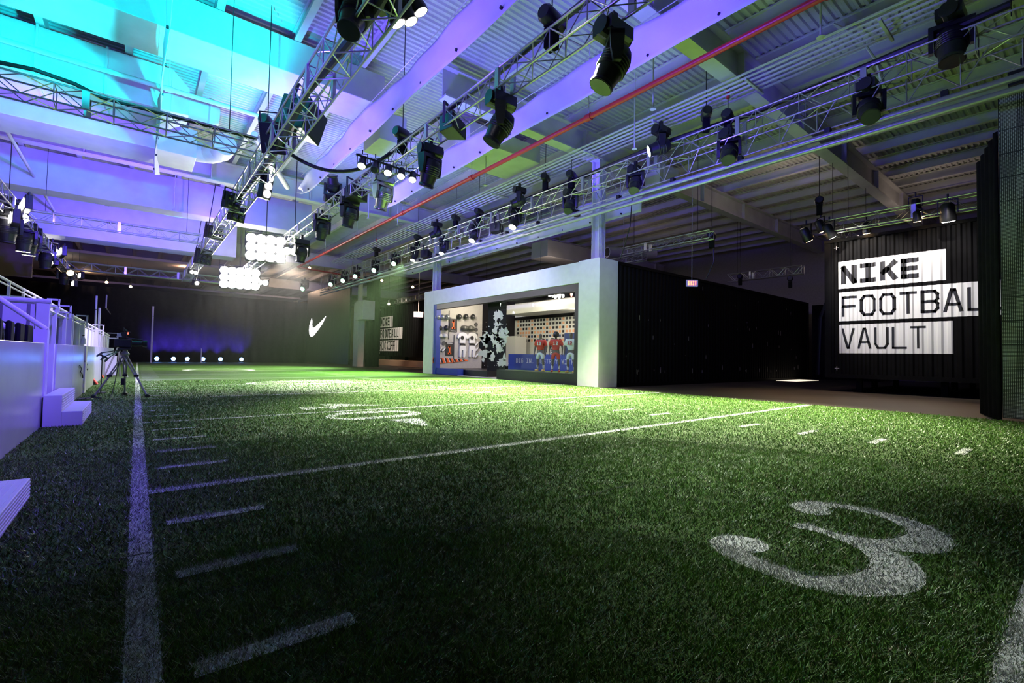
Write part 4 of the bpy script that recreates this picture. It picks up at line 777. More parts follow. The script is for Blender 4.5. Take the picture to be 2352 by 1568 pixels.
def mannequin(loc, rz, label, skinm, shirt, shorts, socks, shoe, helm, long_=True):
    t = thing('mannequin', label, 'mannequin', loc, 'dressed mannequins in the shop window', rz)
    ch = [[('p', (0, 0, .98), (.15, .11)), ('w', (0, 0, 1.12), (.13, .1)), ('c', (0, 0, 1.36), (.19, .125)), ('n', (0, -.01, 1.5), .07), ('n2', (0, -.01, 1.58), .06), ('h', (0, -.02, 1.68), (.085, .1)), ('h2', (0, -.01, 1.8), .07)]]
    for s_ in (-1, 1):
        ch.append([('c', 0, 0), ('s%d' % s_, (s_*.2, 0, 1.42), .085), ('e%d' % s_, (s_*.3, .02, 1.14), .05), ('wr%d' % s_, (s_*.3, -.06, .9), .03), ('ha%d' % s_, (s_*.3, -.08, .83), (.035, .02))])
        for f in range(4): ch.append([('ha%d' % s_, 0, 0), ('f%d%d' % (s_, f), (s_*.3, -.12+.025*f, .77), .009), ('g%d%d' % (s_, f), (s_*.295, -.12+.023*f, .725-(.012 if f in (1, 2) else 0)), .008)])
        ch.append([('ha%d' % s_, 0, 0), ('t%d' % s_, (s_*.27, -.13, .82), .01), ('t2%d' % s_, (s_*.26, -.15, .785), .008)])
        ch.append([('p', 0, 0), ('hi%d' % s_, (s_*.1, 0, .88), .1), ('k%d' % s_, (s_*.14, -.02, .5), .06), ('cf%d' % s_, (s_*.15, .01, .34), .058), ('a%d' % s_, (s_*.16, .03, .09), .038), ('to%d' % s_, (s_*.17, -.12, .04), (.045, .03))])
    skin('body', ch, skinm, t)
    j = [[('c', (0, 0, 1.3), (.215, .15)), ('b', (0, 0, 1.05), (.165, .13)), ('bb', (0, 0, .98), (.165, .13))], [('c', 0, 0), ('cc', (0, 0, 1.43), (.17, .12))]]
    for s_ in (-1, 1): j.append([('c', 0, 0), ('s%d' % s_, (s_*.21, 0, 1.42), .12), ('e%d' % s_, (s_*.29, .015, 1.2), .075)])
    skin('jersey', j, shirt, t)
    j = [[('p', (0, 0, .98), (.17, .135)), ('p0', (0, 0, .93), (.16, .13))]]
    for s_ in (-1, 1): j.append([('p0', 0, 0), ('h%d' % s_, (s_*.11, 0, .84), .115), ('k%d' % s_, (s_*.14, -.02, .55), .082)])
    skin('shorts', j, shorts, t)
    for s_ in (-1, 1):
        skin('sock', [[('a', (s_*.153, .01, .36), .063), ('b', (s_*.16, .03, .1), .045)]], socks, t, 1)
        MB().box((s_*.17-.045, -.2, .0), (s_*.17+.045, .08, .09)).build('shoe', shoe, t, bev=.03, world=False)
    if helm is not None:
        b_ = MB(); b_.lathe([(.02, 1.88), (.09, 1.86), (.14, 1.78), (.15, 1.7), (.13, 1.62)], (0, 0, 0), n=16); b_.build('helmet', helm, t, smooth=True, world=False)
        b_ = MB(); [b_.path([(-.12, -.08, z), (-.06, -.2, z), (.06, -.2, z), (.12, -.08, z)], .009, 5) for z in (1.62, 1.67)]; b_.build('face_guard', blk, t, world=False)
    # number on the chest
    mb = MB()
    for qd in strokes('12', .22, .16, .035, .03): mb.prism([(-.11+q_.x, -.205, 1.24+q_.y) for q_ in qd], (0, .03, 0))
    mb.build('shirt_number', whitep if shirt.name != 'white_kit' else mat('kit_red', (.55, .05, .03), .7), t, world=False); return t
grey_m = mat('mannequin_skin', (.12, .09, .08), .5); wk = mat('white_kit', (.75, .75, .76), .7); rk = mat('red_kit', (.6, .05, .03), .7); yk_ = mat('yellow_shoe', (.8, .55, .2), .5)
for (x, y, lab, sh_, so, sk, hm) in ((1241, 850, 'mannequin in white shorts and red and white jersey, left in the window', rk, wk, wk, None), (1276, 854, 'mannequin dressed all in red with a helmet, middle of the window', rk, rk, wk, blk), (1311, 856, 'mannequin in white kit cut by the near window edge', wk, wk, wk, None)):
    p = atX(x, y, 15.1); mannequin((15.1, p.y, .46), -1.2 if hm is None else -.9, lab, grey_m, sh_, so, sk, yk_ if hm is None else rk, hm)
tag(MB().box((14.75, 13.72, 0), (15.5, 19.1, .455)).build('window_ledge', mg), 'green turf covered ledge behind the window sill', 'ledge')
# corrugated containers / walls
def corr(name, parent, P, u0, u1, z0, z1, mt_, per=.28, dep=.045, th=.02):   # P(u, d, z): d = depth outwards
    n = int((u1-u0)/per); pr_ = []
    for i in range(n+1):
        u = u0+i*per
        for du, dd in ((0, 0), (per*.32, 0), (per*.5, dep), (per*.82, dep)):
            if u+du <= u1: pr_.append((u+du, dd))
    if pr_[-1][0] < u1: pr_.append((u1, pr_[-1][1]))
    vs = [P(u, d_, z0) for u, d_ in pr_]+[P(u, d_, z1) for u, d_ in pr_]; k = len(pr_); mb = MB(); mb.add(vs, [(i, i+1, k+i+1, k+i) for i in range(k-1)])
    return mb.build(name, mt_, parent), pr_
cw = thing('corrugated_wall', 'long black corrugated metal wall running back from the shop front', 'wall', (15.36, 12.3, 0))
corr('panel', cw, lambda u, d_, z: (u, 12.32-d_, z), 15.38, 35.2, .12, 5.0, blkpaint)
MB().box((15.38, 12.24, zf), (35.2, 12.4, .12)).build('bottom_rail', blkpaint, cw); MB().box((15.38, 12.24, 5.0), (35.2, 12.4, 5.12)).build('top_rail', blkpaint, cw); MB().box((35.2, 12.2, zf), (35.4, 20, 5.1)).build('end_panel', blkpaint, cw)
mb = MB()
for i in range(46): x = random.uniform(15.8, 34); z = random.choice([.5, .5, .6, 4.3, 3, 2, 1.2])*random.uniform(.9, 1.1); mb.box((x, 12.262, z), (x+.02, 12.27, z+random.uniform(.03, .3)))
mb.build('chipped_paint', mat('bare_metal', (.35, .33, .28), .5), cw)
def painted(name, parent, quads, P, pr_, off, mt_):    # paint that follows the corrugation
    bm = bmesh.new()
    for qd in quads:
        v_ = [bm.verts.new((p_[0], 0, p_[1])) for p_ in qd]; bm.faces.new(v_)
    for (u, d_) in pr_:
        g_ = bm.verts[:]+bm.edges[:]+bm.faces[:]; bmesh.ops.bisect_plane(bm, geom=g_, plane_co=(u, 0, 0), plane_no=(1, 0, 0), dist=1e-5)
    us = [p_[0] for p_ in pr_]; ds = [p_[1] for p_ in pr_]
    for v_ in bm.verts: u = v_.co.x; v_.co = P(u, float(np.interp(u, us, ds))+off, v_.co.z)
    me_ = bpy.data.meshes.new(name); bm.to_mesh(me_); bm.free(); me_.materials.append(mt_)
    L = parent.location
    for v_ in me_.vertices: v_.co -= L
    o = bpy.data.objects.new(name, me_); C.objects.link(o); o.parent = parent; return o
def container(name, label, Xf, yl, yr, z0, z1, depth, rows, per=.26):
    t = thing(name, label, 'container', (Xf, yl, z0)); P = lambda u, d_, z: (Xf-d_, yl-u, z); W = yl-yr
    f_, pr_ = corr('corrugated_face', t, P, .22, W-.1, z0+.16, z1-.12, blkpaint, per, .05)
    MB().box((Xf-.06, yl-.22, z0), (Xf+.2, yl, z1)).build('corner_post', blkpaint, t); MB().box((Xf-.08, yr, z0), (Xf+.15, yl, z0+.16)).build('bottom_rail', blkpaint, t); MB().box((Xf-.08, yr, z1-.12), (Xf+.15, yl, z1)).build('top_rail', blkpaint, t)
    MB().box((Xf+.1, yr, z0+.02), (Xf+depth, yl-.02, z1-.02)).build('body', blkpaint, t)
    for (txt, ua, ub, za, zb, lu0, lu1, lz0, lz1, st, gap) in rows:
        painted('white_block', t, [[(ua, za), (ub, za), (ub, zb), (ua, zb)]], P, pr_, .004, whitep)
        painted('lettering', t, [[(lu0+p_.x, lz0+p_.y) for p_ in qd] for qd in strokes(txt, lu1-lu0, lz1-lz0, st, gap)], P, pr_, .009, blackp)
    cr_ = MB()
    for (u, z) in ((.42, z0+.38), (.42, z1-.35)): cr_.box((Xf-.07, yl-u-.08, z-.008), (Xf-.055, yl-u+.08, z+.008)); cr_.box((Xf-.07, yl-u-.008, z-.08), (Xf-.055, yl-u+.008, z+.08))
    cr_.build('cross_marks', whitep, t); return t
YV = 6.98
def uz(x, y): p = atX(x, y, 22); return YV-p.y, p.z
rows = []
for (txt, bl, br, tl_, tr_, st, gap) in (('NIKE', (1926, 664), (2173, 650), (1932, 654), (2112, 596), .17, .10), ('FOOTBALL', (1927, 738), (2290, 730), (1934, 728), (2286, 664), .10, .10), ('VAULT', (1928, 811), (2190, 811), (1934, 801), (2127, 748), .075, .10)):
    u0_, zb_ = uz(*bl); u1_, _ = uz(*br)
    if txt == 'FOOTBALL':
        g6 = (uz(2213, 728)[0]-uz(*tl_)[0]+gap)/6; rows.append([txt, u0_, uz(*tl_)[0]+8*g6+.1, zb_, 0, uz(*tl_)[0], uz(*tl_)[0]+8*g6-gap, uz(*tl_)[1], 0, st, gap]); continue
    rows.append([txt, u0_, u1_, zb_, 0, uz(*tl_)[0], uz(*tr_)[0], uz(*tl_)[1], 0, st, gap])
zt_ = [uz(1926, 602)[1], uz(1927, 672)[1], uz(1928, 746)[1]]; lt_ = [uz(1934, 611)[1], uz(1934, 681)[1], uz(1934, 754)[1]]
for r_, a, b_ in zip(rows, zt_, lt_): r_[4] = a; r_[8] = b_
vc = container('sign_container', 'black corrugated container on legs painted NIKE FOOTBALL VAULT', 22.0, YV, -3.2, .52, 6.1, 11, [tuple(r_) for r_ in rows])
for (x, y) in ((22.3, 5.9), (22.3, 3.4), (22.3, 2.3), (25.5, 6.2), (25.5, 3.6), (29, 6.2), (29, 3.5), (22.3, .5)):
    MB().box((x-.09, y-.09, zf), (x+.09, y+.09, .52)).build('leg', blkpaint, vc); MB().cyl((x, y, zf), (x, y, zf+.02), .22, 14).build('foot_plate', blkpaint, vc)
Yk = 52.0
kf = container('sign_container', 'far black corrugated container painted NIKE FOOTBALL KICKOFF', 22.0, 52.4, 33, .9, 6.6, 8,
    [('NIKE', .35, 3.7, 4.2, 5.4, .5, 2.9, 4.35, 5.3, .2, .12), ('FOOTBALL', .35, 6.2, 2.85, 4.05, .5, 5.3, 3.0, 3.95, .14, .12), ('KICKOFF', .35, 5.3, 1.5, 2.7, .5, 4.5, 1.65, 2.6, .12, .12)], .5)
for y in (34, 38, 42, 46, 50): MB().box((22.3, y-.12, zf), (22.6, y+.12, .9)).build('leg', blkpaint, kf)
tag(MB().box((20.8, 30, zf), (21.6, 53, .55)).build('glowing_bench', mat('warm_bench', (.5, .33, .22), .6)), 'long low warm lit ledge below the kickoff container', 'bench')
spot((18.5, 41, 6.4), (21.9, 47, 3), (1, .85, .7), 2600, 80, .8); spot((19, 36, 6), (20.8, 40, 0), WRM, 1500, 90, .8)
# black drape walls
def drape(name, label, a, b_, z0, z1, amp=.07, per=.5, cat='curtain'):
    a = V((*a, 0)); b_ = V((*b_, 0)); L = (b_-a).length; d_ = (b_-a)/L; nn = V((-d_.y, d_.x, 0)); n = int(L/per*6); vs = []
    for z in (z0, z1):
        for i in range(n+1): u = L*i/n; q_ = a+d_*u+nn*amp*math.sin(2*PI*u/per+.6*math.sin(u*1.7)); vs.append((q_.x, q_.y, z))
    mb = MB(); mb.add(vs, [(i, i+1, n+i+2, n+i+1) for i in range(n)]); o = mb.build(name, blkc, smooth=True); s_ = o.modifiers.new('t', 'SOLIDIFY'); s_.thickness = .02
    return tag(o, label, cat)
drape('stage_curtain', 'tall black pleated curtain across the far end of the turf', (-12.8, 58.6), (15.7, 58.6), zf, 7.05, .14, 1.1)
drape('side_drape', 'black drape hanging between the white cube column and the kickoff container', (16.45, 42.2), (17.25, 41.0), zf, 8.2, .06, .6)
drape('screen_drape', 'black drape hanging behind the big screen at the right edge', (14.12, 1.27), (16.0, 1.75), zf, 6.1, .05, .45)
drape('service_drape', 'dark drape between the corrugated wall and the vault container', (36, 12.2), (36, 8.5), zf, 5, .08, .6)
# LED screens
def led(name, label, X, ya, yb, z0, z1, tiles, sm):
    t = thing(name, label, 'screen', (X, ya, z0)); MB().box((X, yb, z0), (X+.16, ya, z1)).build('cabinet', blk, t); MB().box((X-.012, yb+.01, z0+.01), (X, ya-.01, z1-.01)).build('display_face', sm, t)
    mb = MB(); y = ya
    while y > yb: mb.box((X-.016, y-.006, z0), (X-.011, y+.006, z1)); y -= tiles
    z = z0
    while z < z1: mb.box((X-.016, yb, z-.006), (X-.011, ya, z+.006)); z += tiles
    mb.build('tile_gaps', blk, t); return t
ms = bpy.data.materials.new('led_mesh'); ms.use_nodes = True; nt = ms.node_tree; b = nt.nodes['Principled BSDF']; tc = nt.nodes.new('ShaderNodeTexCoord'); bk = nt.nodes.new('ShaderNodeTexBrick'); bk.offset = 0; bk.inputs['Scale'].default_value = 1
bk.inputs['Brick Width'].default_value = .028; bk.inputs['Row Height'].default_value = .028; bk.inputs['Mortar Size'].default_value = .006; bk.inputs['Color1'].default_value = (.62, .62, .58, 1); bk.inputs['Color2'].default_value = (.62, .62, .58, 1); bk.inputs['Mortar'].default_value = (.01, .01, .01, 1)
mp = nt.nodes.new('ShaderNodeMapping'); mp.inputs['Rotation'].default_value = (PI/2, 0, PI/2); nt.links.new(tc.outputs['Object'], mp.inputs[0])
cx_ = nt.nodes.new('ShaderNodeSeparateXYZ'); cb_ = nt.nodes.new('ShaderNodeCombineXYZ'); nt.links.new(tc.outputs['Object'], cx_.inputs[0]); nt.links.new(cx_.outputs['Y'], cb_.inputs['X']); nt.links.new(cx_.outputs['Z'], cb_.inputs['Y']); nt.links.new(cb_.outputs[0], bk.inputs['Vector'])
nt.links.new(bk.outputs['Color'], b.inputs['Base Color']); b.inputs['Roughness'].default_value = .5
ls = led('led_screen', 'huge grey pixel mesh screen hanging at the right edge of the turf', 14.05, 1.25, -2.4, .06, 6.85, .5, ms)
mb = MB()
for z in (7.0, 7.2): mb.box((14.0, .6, z-.05), (14.3, 1.1, z+.05))
mb.cyl((14.1, .9, 6.85), (14.1, .9, 7.5), .03, 8); mb.build('rigging_clamp', blk, ls)
fs_ = led('led_screen', 'tall dark screen with a glowing white tick mark at the far right of the turf', 15.6, 58.45, 44.2, .1, 8.2, .8, mat('dark_screen', (.03, .032, .036), .45))
def sws(x, y): a = atX(x, y, 15.55); return (15.575, a.y, a.z)
o_ = [(424,618),(410,655),(395,710),(389,770),(393,820),(402,848),(425,857),(450,840),(500,775),(560,690),(607,592),(540,665),(480,722),(445,745),(432,735),(427,700),(430,660)]
mb = MB(); mb.prism([sws(640+a*360/2016, 620+b_*360/2016) for a, b_ in o_], (-.01, 0, 0)); mb.build('glowing_tick', gSw, fs_)
# exit signs
def exit_sign(p, rz, label, s=1, top=10.79):
    t = thing('exit_sign', label, 'sign', p, 'exit signs', rz); t.scale = (s,)*3
    MB().box((-.24, 0, -.14), (.24, .08, .14)).build('case', mat('sign_case', (.5, .5, .6), .4, em=(.4, .45, 1), es=.25), t, bev=.01, world=False); mb = MB()
    for qd in strokes('EXIT', .34, .17, .035, .03): mb.prism([(-.17+q_.x, -.004, -.085+q_.y) for q_ in qd], (0, -.008, 0))
    mb.build('letters', glow('exit_red', (1, .12, .04), 4), t, world=False); MB().cyl((0, .04, .14), (0, .04, (top-p[2])/s), .012, 6).build('stem', steelw, t, world=False); return t
p = atY(1590, 650, 11.6); exit_sign(tuple(p), -.7, 'red EXIT sign hanging in front of the long corrugated wall', 1.1)
p = atX(961, 722, 19); exit_sign(tuple(p), -.5, 'distant red EXIT sign left of the shop front', 1.7)
# ================================================================ FAR UPLIGHTS AND GOAL POSTS
for i, (x, y) in enumerate(((360, 828), (398, 828), (430, 828), (466, 829), (506, 829), (554, 829))):
    p = atY(x, y, 56.2); t = thing('floor_uplight', ('leftmost', 'second from left', 'third from left', 'fourth from left', 'fifth from left', 'rightmost')[i]+' blue uplight on the ground before the far curtain', 'uplight', (p.x, 56.2, 0), 'blue uplights along the far curtain')
    MB().box((p.x-.2, 56.1, zf), (p.x+.2, 56.5, .12)).build('base', blk, t); MB().lathe([(.2, -.1), (.22, .1), (.16, .16)], (p.x, 56.2, .32), 'y', 14).build('housing', blk, t, smooth=True); MB().cyl((p.x, 56.08, .34), (p.x, 56.1, .34), .18, 14).build('lens', gB, t)
    spot((p.x, 57.2, .35), (p.x+.02, 58.3, 1.9), BLU, 2600, 70, 1, .05)
for (x, yt, yb, Y, w_, lab) in ((352, 703, 835, 52, .07, 'tall thin white post at the left of the blue uplights'), (463, 800, 833, 52.5, .05, 'short thin white post among the blue uplights'), (222, 679, 830, 40, .05, 'white upright post behind the end of the stand, taller of two'), (229, 707, 830, 34, .05, 'white upright post behind the end of the stand, shorter of two'), (245, 677, 707, 50, .05, 'faint white post high before the black curtain')):
    a = atY(x, yt, Y); b_ = atY(x, yb, Y); z0 = zf if yb > 800 else b_.z
    if z0 > 1: a.z = a.z; 
    t = thing('goal_upright', lab, 'post', (a.x, Y, z0)); MB().cyl((a.x, Y, z0), (a.x, Y, a.z), w_, 8).build('post', white, t, smooth=True)
    if z0 > 1: MB().cyl((a.x, Y, z0), (a.x, 58.3, z0), .04, 6).build('bracket', white, t)
    elif yb != 833: MB().cyl((a.x, Y, a.z-.9), (a.x, Y, a.z-.86), w_*1.3, 8).build('joint', blk, t)
# ================================================================ LEFT STAND
st_ = thing('spectator_stand', 'white panelled spectator stand along the left sideline', 'stand', (-1.05, 3, 0))
FX = -1.05
def panel(y0, y1, z1=1.22, x=FX, nm='front_panel', mt_=gloss): return MB().box((x-.06, y0, zf), (x, y1, z1)).build(nm, mt_, st_, bev=.006)
for a, b_ in ((-1.5, 1.2), (1.22, 3.9), (3.92, 6.6), (6.62, 9.62)): panel(a, b_)
for a, b_ in ((10.95, 13.6), (13.62, 16.3), (17.2, 20.4), (20.42, 25), (25.02, 30), (30.02, 36)): panel(a, b_)
MB().box((FX-.3, 9.62, zf), (FX+.02, 9.74, 1.42)).build('stair_post', white, st_); MB().box((FX-.14, 10.8, zf), (FX-.02, 10.95, 1.22)).build('stair_post', white, st_)
MB().box((FX-.34, 9.74, .45), (FX-.28, 10.8, 1.22)).build('inset_panel', white, st_)
MB().box((FX-.06, 16.3, zf), (FX+.03, 16.75, 1.22)).build('door_post', white, st_); MB().box((FX-.2, 16.9, zf), (FX-.14, 17.2, 1.2)).build('door_leaf', white, st_)
mb = MB(); mb.box((-6, -1.5, .85), (FX-.06, 9.5, .92)); mb.box((-6, 10.95, .85), (FX-.06, 36, .92)); mb.build('deck', white, st_)
# rising tiers
for i in range(7):
    x = -2.2-.85*i; MB().box((x-.85, 11.2, .92), (x, 36, 1.15+.32*i)).build('tier', white, st_)
# cross walls with slats, each facing the camera
def crosswall(Y, x0, x1, z0, z1, nm='slatted_wall'):
    MB().box((x1, Y, z0), (x0, Y+.05, z1)).build(nm, white, st_); x = x0-.25; mb = MB()
    while x > x1: mb.box((x-.02, Y-.012, z0), (x+.02, Y, z1-.02)); x -= .32
    mb.build('slat_joints', mat('joint_shadow_gap', (.2, .2, .22), .7), st_)
    MB().cyl((x0+.02, Y-.02, z1+.04), (x1, Y-.02, z1+.04), .04, 10).build('cross_rail', white, st_)
    MB().box((x0-.16, Y-.04, z0), (x0, Y+.02, z1)).build('wall_post', white, st_)
crosswall(11.15, -1.18, -5.5, .92, 1.9); crosswall(15.0, -1.2, -2.6, 1.0, 1.88); crosswall(18.2, -1.2, -5.0, 1.22, 1.86); crosswall(24.0, -1.2, -5, 1.2, 1.86)
# long guard rail with posts and frames
def rail(x, ya, yb, z, gaps, nm='guard_rail'):
    MB().cyl((x, ya, z), (x, yb, z), .035, 8).build(nm, white, st_); MB().cyl((x, ya, z-.12), (x, yb, z-.12), .022, 6).build(nm, white, st_)
    y = ya
    while y <= yb: MB().box((x-.03, y-.03, .92), (x+.03, y+.03, z)).build('rail_post', white, st_); y += gaps
rail(-1.28, 11.2, 36, 1.96, 1.6)
MB().box((-1.32, 18.4, 1.2), (-1.29, 36, 1.8)).build('rail_panels', white, st_); 
a = atX(0, 635, -2.7); rail(-2.7, 16.0, 36, a.z, 2.0)
a1 = atX(0, 652, -2.6); MB().box((-5.2, 19.5, 1.9), (-2.6, 19.55, a1.z-.1)).build('upper_wall', white, st_); MB().cyl((-2.6, 19.5, a1.z-.05), (-5.2, 19.5, a1.z-.05), .035, 8).build('cross_rail', white, st_)
for Y in (11.6, 13.2, 16.6, 22.5, 33):
    z = 1.98; mb = MB(); s_ = Y/16
    mb.box((-1.27, Y, z+.02), (-1.27+.22*s_, Y+.04, z+.05)); mb.box((-1.27+.2*s_, Y, z-.25*s_), (-1.27+.23*s_, Y+.04, z+.05)); mb.box((-1.27, Y, z-.13*s_), (-1.27+.22*s_, Y+.04, z-.1*s_)); mb.build('rail_return', white, st_)
# stair hand rails
MB().path([(FX, 9.68, 1.42), (-1.57, 9.68, 1.86), (-2.6, 9.7, 2.7)], .035, 10).build('hand_rail', white, st_, smooth=True)
p0 = atY(67, 785, 9.55); p1 = atY(0, 743, 9.55); MB().path([tuple(p0), tuple(p1), tuple(p1+(p1-p0))], .035, 10).build('hand_rail', white, st_, smooth=True)
MB().cyl((FX+.0, 9.68, .45), (FX+.0, 9.68, 1.42), .035, 10).build('hand_rail_post', white, st_)
# steps on the turf
sa = thing('step_unit', 'small white two-tread step standing at the stand opening', 'steps', (-.85, 9.8, 0))
MB().box((FX+.02, 9.5, 0), (-.83, 11.3, .46)).build('upper_step', stepw, sa, bev=.008); MB().box((-.83, 9.5, 0), (-.6, 11.3, .22)).build('lower_step', stepw, sa, bev=.008)
mb = MB()
for i in range(5): mb.box((-.6, 9.52, .03+.036*i), (-.594, 11.28, .04+.036*i)); mb.box((-.83, 9.52, .25+.038*i), (-.824, 11.28, .26+.038*i))
mb.build('riser_ribs', stepw, sa)
sb = thing('step_unit', 'white ribbed step block cut by the left edge in the foreground', 'steps', (-.85, 4, 0))
MB().box((FX+.02, 2.6, 0), (-.6, 5.1, .155)).build('step_block', stepw, sb, bev=.006)
mb = MB()
for i in range(10): x = -1.0+.04*i; mb.box((x, 2.62, .155), (x+.014, 5.08, .159))
for i in range(5): mb.box((-.6, 2.62, .02+.026*i), (-.595, 5.08, .03+.026*i))
mb.build('tread_ribs', stepw, sb)
# black folding chairs on the deck
def chair(loc, rz, label):
    t = thing('folding_chair', label, 'chair', loc, 'black chairs on the stand deck', rz)
    MB().box((-.22, -.2, .42), (.22, .22, .47)).build('seat', blkc, t, bev=.02, world=False); MB().box((-.22, .2, .5), (.22, .25, .86)).build('backrest', blkc, t, bev=.03, world=False)
    for sx in (-1, 1):
        for sy in (-1, 1): MB().cyl((sx*.2, sy*.19, 0), (sx*.2, sy*.14, .86 if sy > 0 else .42), .012, 6).build('leg', alu if sy < 0 and sx > 0 else blk, t, world=False)
    return t
c0 = chair((-1.40, 9.2, .6), -1.57, 'black chair nearest the stair gap behind the front panel')
for i in range(1, 6): dup(c0, (-1.40, 9.2-.6*i, .6), (0, 0, -1.57+.04*i), ('second', 'third', 'fourth', 'fifth', 'sixth')[i-1]+' black chair counted from the stair gap, behind the front panel')
MB().box((-2.6, -1.5, .57), (FX-.06, 9.5, .6)).build('lower_deck', white, st_)
tag(MB().prism([atY(x, y, 11.0) for x, y in ((-20, 733), (5, 736), (22, 741), (40, 746), (42, 749), (22, 752), (-20, 750))], (0, -.4, 0)).build('dark_jacket', blkc, bev=.01), 'dark cloth lying on the deck by the slatted wall', 'cloth')
bt = thing('water_bottle', 'small clear bottle standing on the stand ledge', 'bottle', tuple(atX(191, 788, -1.15)))
p = atX(191, 790, -1.15); MB().lathe([(.05, 0), (.05, .14), (.02, .19), (.02, .22)], p, n=12).build('body', mat('bottle_clear', (.6, .62, .7), .1), bt, smooth=True); MB().lathe([(.024, .22), (.024, .25)], p, n=10).build('cap', blk, bt)
for i, (x, y) in enumerate(((186, 845), (198, 835))): tag(MB().path([tuple(atX(x+a, y+b_, FX+.02)) for a, b_ in ((-3, -6), (2, 2), (-1, 8), (3, 14), (4, 22 if i == 0 else 12))], .012, 6).build('strap', blk), ('left', 'right')[i]+' dark strap hanging on the glossy stand panel', 'strap')
# ================================================================ TV CAMERA ON TRIPOD
tp = thing('camera_tripod', 'grey tripod with spread legs standing on the left sideline', 'tripod', (-.25, 14.9, 0)); hd = V((-.22, 14.95, 1.0))
ft = [(-.76, 14.8, .02), (-.17, 15.0, .02), (.24, 14.45, .02)]; legm = mat('tripod_grey', (.35, .34, .36), .35, .6)
ft[1] = (-.2, 15.35, .02)
for f_ in ft:
    f_ = V(f_); o = MB(); mid = f_*.5+hd*.5; sd = V((.035, .02, 0)); o.cyl(hd+sd, mid+sd*.6, .016, 8); o.cyl(hd-sd, mid-sd*.6, .016, 8); o.cyl(mid+(hd-f_)*.08, f_, .022, 8); o = o.build('leg', legm, tp, smooth=True)
    MB().box(tuple(mid-V((.05, .04, .03))), tuple(mid+V((.05, .04, .03)))).build('leg_clamp', blk, tp, bev=.01); MB().lathe([(.05, -.02), (.05, .03), (.02, .06)], f_, n=10).build('foot', blk, tp)
MB().lathe([(.07, 1.0), (.09, 1.04), (.05, 1.1), (.05, 1.14)], (hd.x, hd.y, 0), n=12).build('bowl', legm, tp, smooth=True)
MB().box((hd.x-.06, hd.y-.05, .28), (hd.x+.02, hd.y+.05, .44)).build('power_pouch', blk, tp, bev=.01)
cm = thing('broadcast_camera', 'black broadcast video camera pointing along the turf on the tripod', 'video camera', (hd.x, hd.y, 1.14)); cx, cy = hd.x, hd.y
MB().box((cx-.14, cy-.12, 1.14), (cx+.10, cy+.12, 1.19)).build('pan_head', blk, cm, bev=.01); MB().box((cx-.22, cy-.09, 1.2), (cx+.12, cy+.09, 1.4)).build('body', blk, cm, bev=.02)
MB().lathe([(.07, .12), (.075, .2), (.06, .32), (.085, .34), (.09, .42)], (cx, cy, 1.3), 'x', 14).build('lens_barrel', blk, cm, smooth=True)
MB().box((cx-.12, cy-.07, 1.42), (cx+.02, cy+.06, 1.56)).build('viewfinder', blk, cm, bev=.01); MB().prism([(cx-.18, cy-.08, 1.45), (cx-.07, cy-.08, 1.45), (cx-.1, cy-.08, 1.54), (cx-.14, cy-.08, 1.54)], (0, .01, 0)).build('viewfinder_glass', mat('pale_glass', (.5, .5, .55), .2), cm)
MB().path([(cx-.02, cy, 1.56), (cx-.05, cy, 1.68), (cx+.02, cy, 1.6), (cx+.09, cy, 1.57)], .012, 6).build('antenna_mount', blk, cm); MB().box((cx+.03, cy-.02, 1.52), (cx+.045, cy+.02, 1.57)).build('tally_light', gR, cm); MB().cyl((cx-.02, cy, 1.43), (cx+.32, cy, 1.39), .018, 8).build('handle', blk, cm)
for (dx, dz) in ((-.42, .98), (-.36, .9), (-.3, .86)): MB().cyl((cx-.08, cy-.05, 1.14), (cx+dx, cy-.25, dz+.08), .012, 6).build('pan_bar', blk, cm); MB().cyl((cx+dx, cy-.25, dz+.08), (cx+dx*1.25+.02, cy-.33, dz), .022, 8).build('grip', blk, cm)
cable('floor_cable', [(-.45, 14.4, .02), (-.42, 14.6, .1), (-.38, 14.8, .4), (-.33, 14.9, .8), (-.3, 14.95, 1.2)], .008, 'thin black cable looping from the video camera to the turf')
cable('floor_cable', [(-1.0, 14.2, .02), (-.9, 14.35, .03), (-.78, 14.3, .03), (-.85, 14.1, .03), (-.98, 14.15, .03), (-.8, 14.5, .03), (-.6, 14.4, .02)], .012, 'coil of black cable on the turf beside the stand')
ms_ = thing('mic_stand', 'thin black stand with microphones between stand and tripod', 'stand', (-.85, 16.0, 0)); a = atY(235, 818, 16.2); MB().cyl((a.x, 16.2, 0), (a.x, 16.2, a.z), .014, 6).build('pole', blk, ms_); MB().cyl((a.x-.05, 16.2, a.z+.05), (a.x+.12, 16.2, a.z-.06), .025, 8).build('microphone', blk, ms_); MB().cyl((a.x, 16.2, 0), (a.x, 16.2, .03), .12, 12).build('foot', blk, ms_)
for (x, y, X, c_, lab) in ((203, 884, -.95, redl, 'black wedge monitor with a red edge leaning on the far stand panel'), (222, 868, -.98, orange, 'black case with orange stripe farther along the stand')):
    g_ = atZ(x, y, 0); t = thing('floor_wedge', lab, 'monitor', (g_.x, g_.y, 0)); MB().prism([(g_.x-.12, g_.y, 0), (g_.x+.2, g_.y, 0), (g_.x+.02, g_.y, .3), (g_.x-.12, g_.y, .26)], (0, .45, 0)).build('cabinet', blk, t, bev=.01); MB().prism([(g_.x+.2, g_.y-.01, .0), (g_.x+.22, g_.y-.01, .01), (g_.x+.04, g_.y-.01, .31), (g_.x+.02, g_.y-.01, .3)], (0, .47, 0)).build('edge_strip', c_, t)
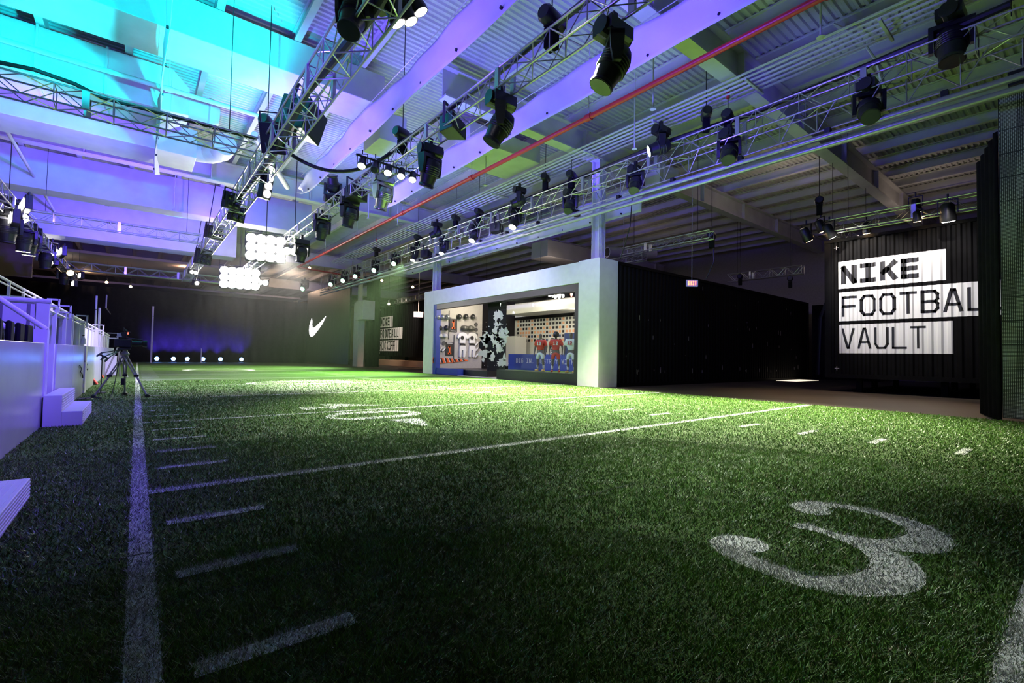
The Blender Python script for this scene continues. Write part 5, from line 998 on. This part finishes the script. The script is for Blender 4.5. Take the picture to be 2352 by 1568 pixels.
g_ = atZ(252, 862, 0); tag(MB().box((g_.x-.45, g_.y, 0), (g_.x+.2, g_.y+.8, .85)).build('white_crate', white, bev=.02), 'white crate standing on the turf behind the tripod', 'crate')
g_ = atZ(268, 866, 0); t2 = thing('camera_tripod', 'second tripod farther off beside the white crate', 'tripod', (g_.x, g_.y, 0))
for dx, dy in ((-.4, 0), (.35, -.2), (.1, .5)): MB().cyl((g_.x, g_.y, 1.25), (g_.x+dx, g_.y+dy, 0), .03, 6).build('leg', legm, t2)
MB().box((g_.x-.12, g_.y-.15, 1.25), (g_.x+.2, g_.y+.15, 1.5)).build('head', mat('yellow_cover', (.6, .5, .08), .6), t2, bev=.02)
tag(MB().box((30, 11.0, zf), (33.5, 12.1, zf+.02)).build('light_pad', mat('pale_pad', (.8, .78, .7), .6, em=(1, .85, .65), es=1.2)), 'bright lit panel lying on the floor left of the vault container', 'floor light')

# thin stage haze, shaped around the floods to add their glow
hz_ = bpy.data.materials.new('stage_haze'); hz_.use_nodes = True; nt = hz_.node_tree; nt.nodes.clear(); o_ = nt.nodes.new('ShaderNodeOutputMaterial'); vs_ = nt.nodes.new('ShaderNodeVolumeScatter')
vs_.inputs['Anisotropy'].default_value = .3; nt.links.new(vs_.outputs[0], o_.inputs['Volume'])
tc = nt.nodes.new('ShaderNodeTexCoord'); mp = nt.nodes.new('ShaderNodeVectorMath'); mp.operation = 'DISTANCE'; mp.inputs[1].default_value = (5.6, 29, 5.2); nt.links.new(tc.outputs['Object'], mp.inputs[0])
mr = nt.nodes.new('ShaderNodeMapRange'); mr.interpolation_type = 'SMOOTHSTEP'; mr.inputs['From Min'].default_value = 0; mr.inputs['From Max'].default_value = 10; mr.inputs['To Min'].default_value = .009; mr.inputs['To Max'].default_value = 0
nt.links.new(mp.outputs['Value'], mr.inputs['Value']); nt.links.new(mr.outputs[0], vs_.inputs['Density'])
hb = MB().box((-3.5, 20, .05), (13, 39.5, 7.6)).build('stage_haze', hz_); tag(hb, 'thin bright haze drifting around the flood lamps over the far turf', 'haze', kind='stuff')
sc.cycles.volume_max_steps = 64
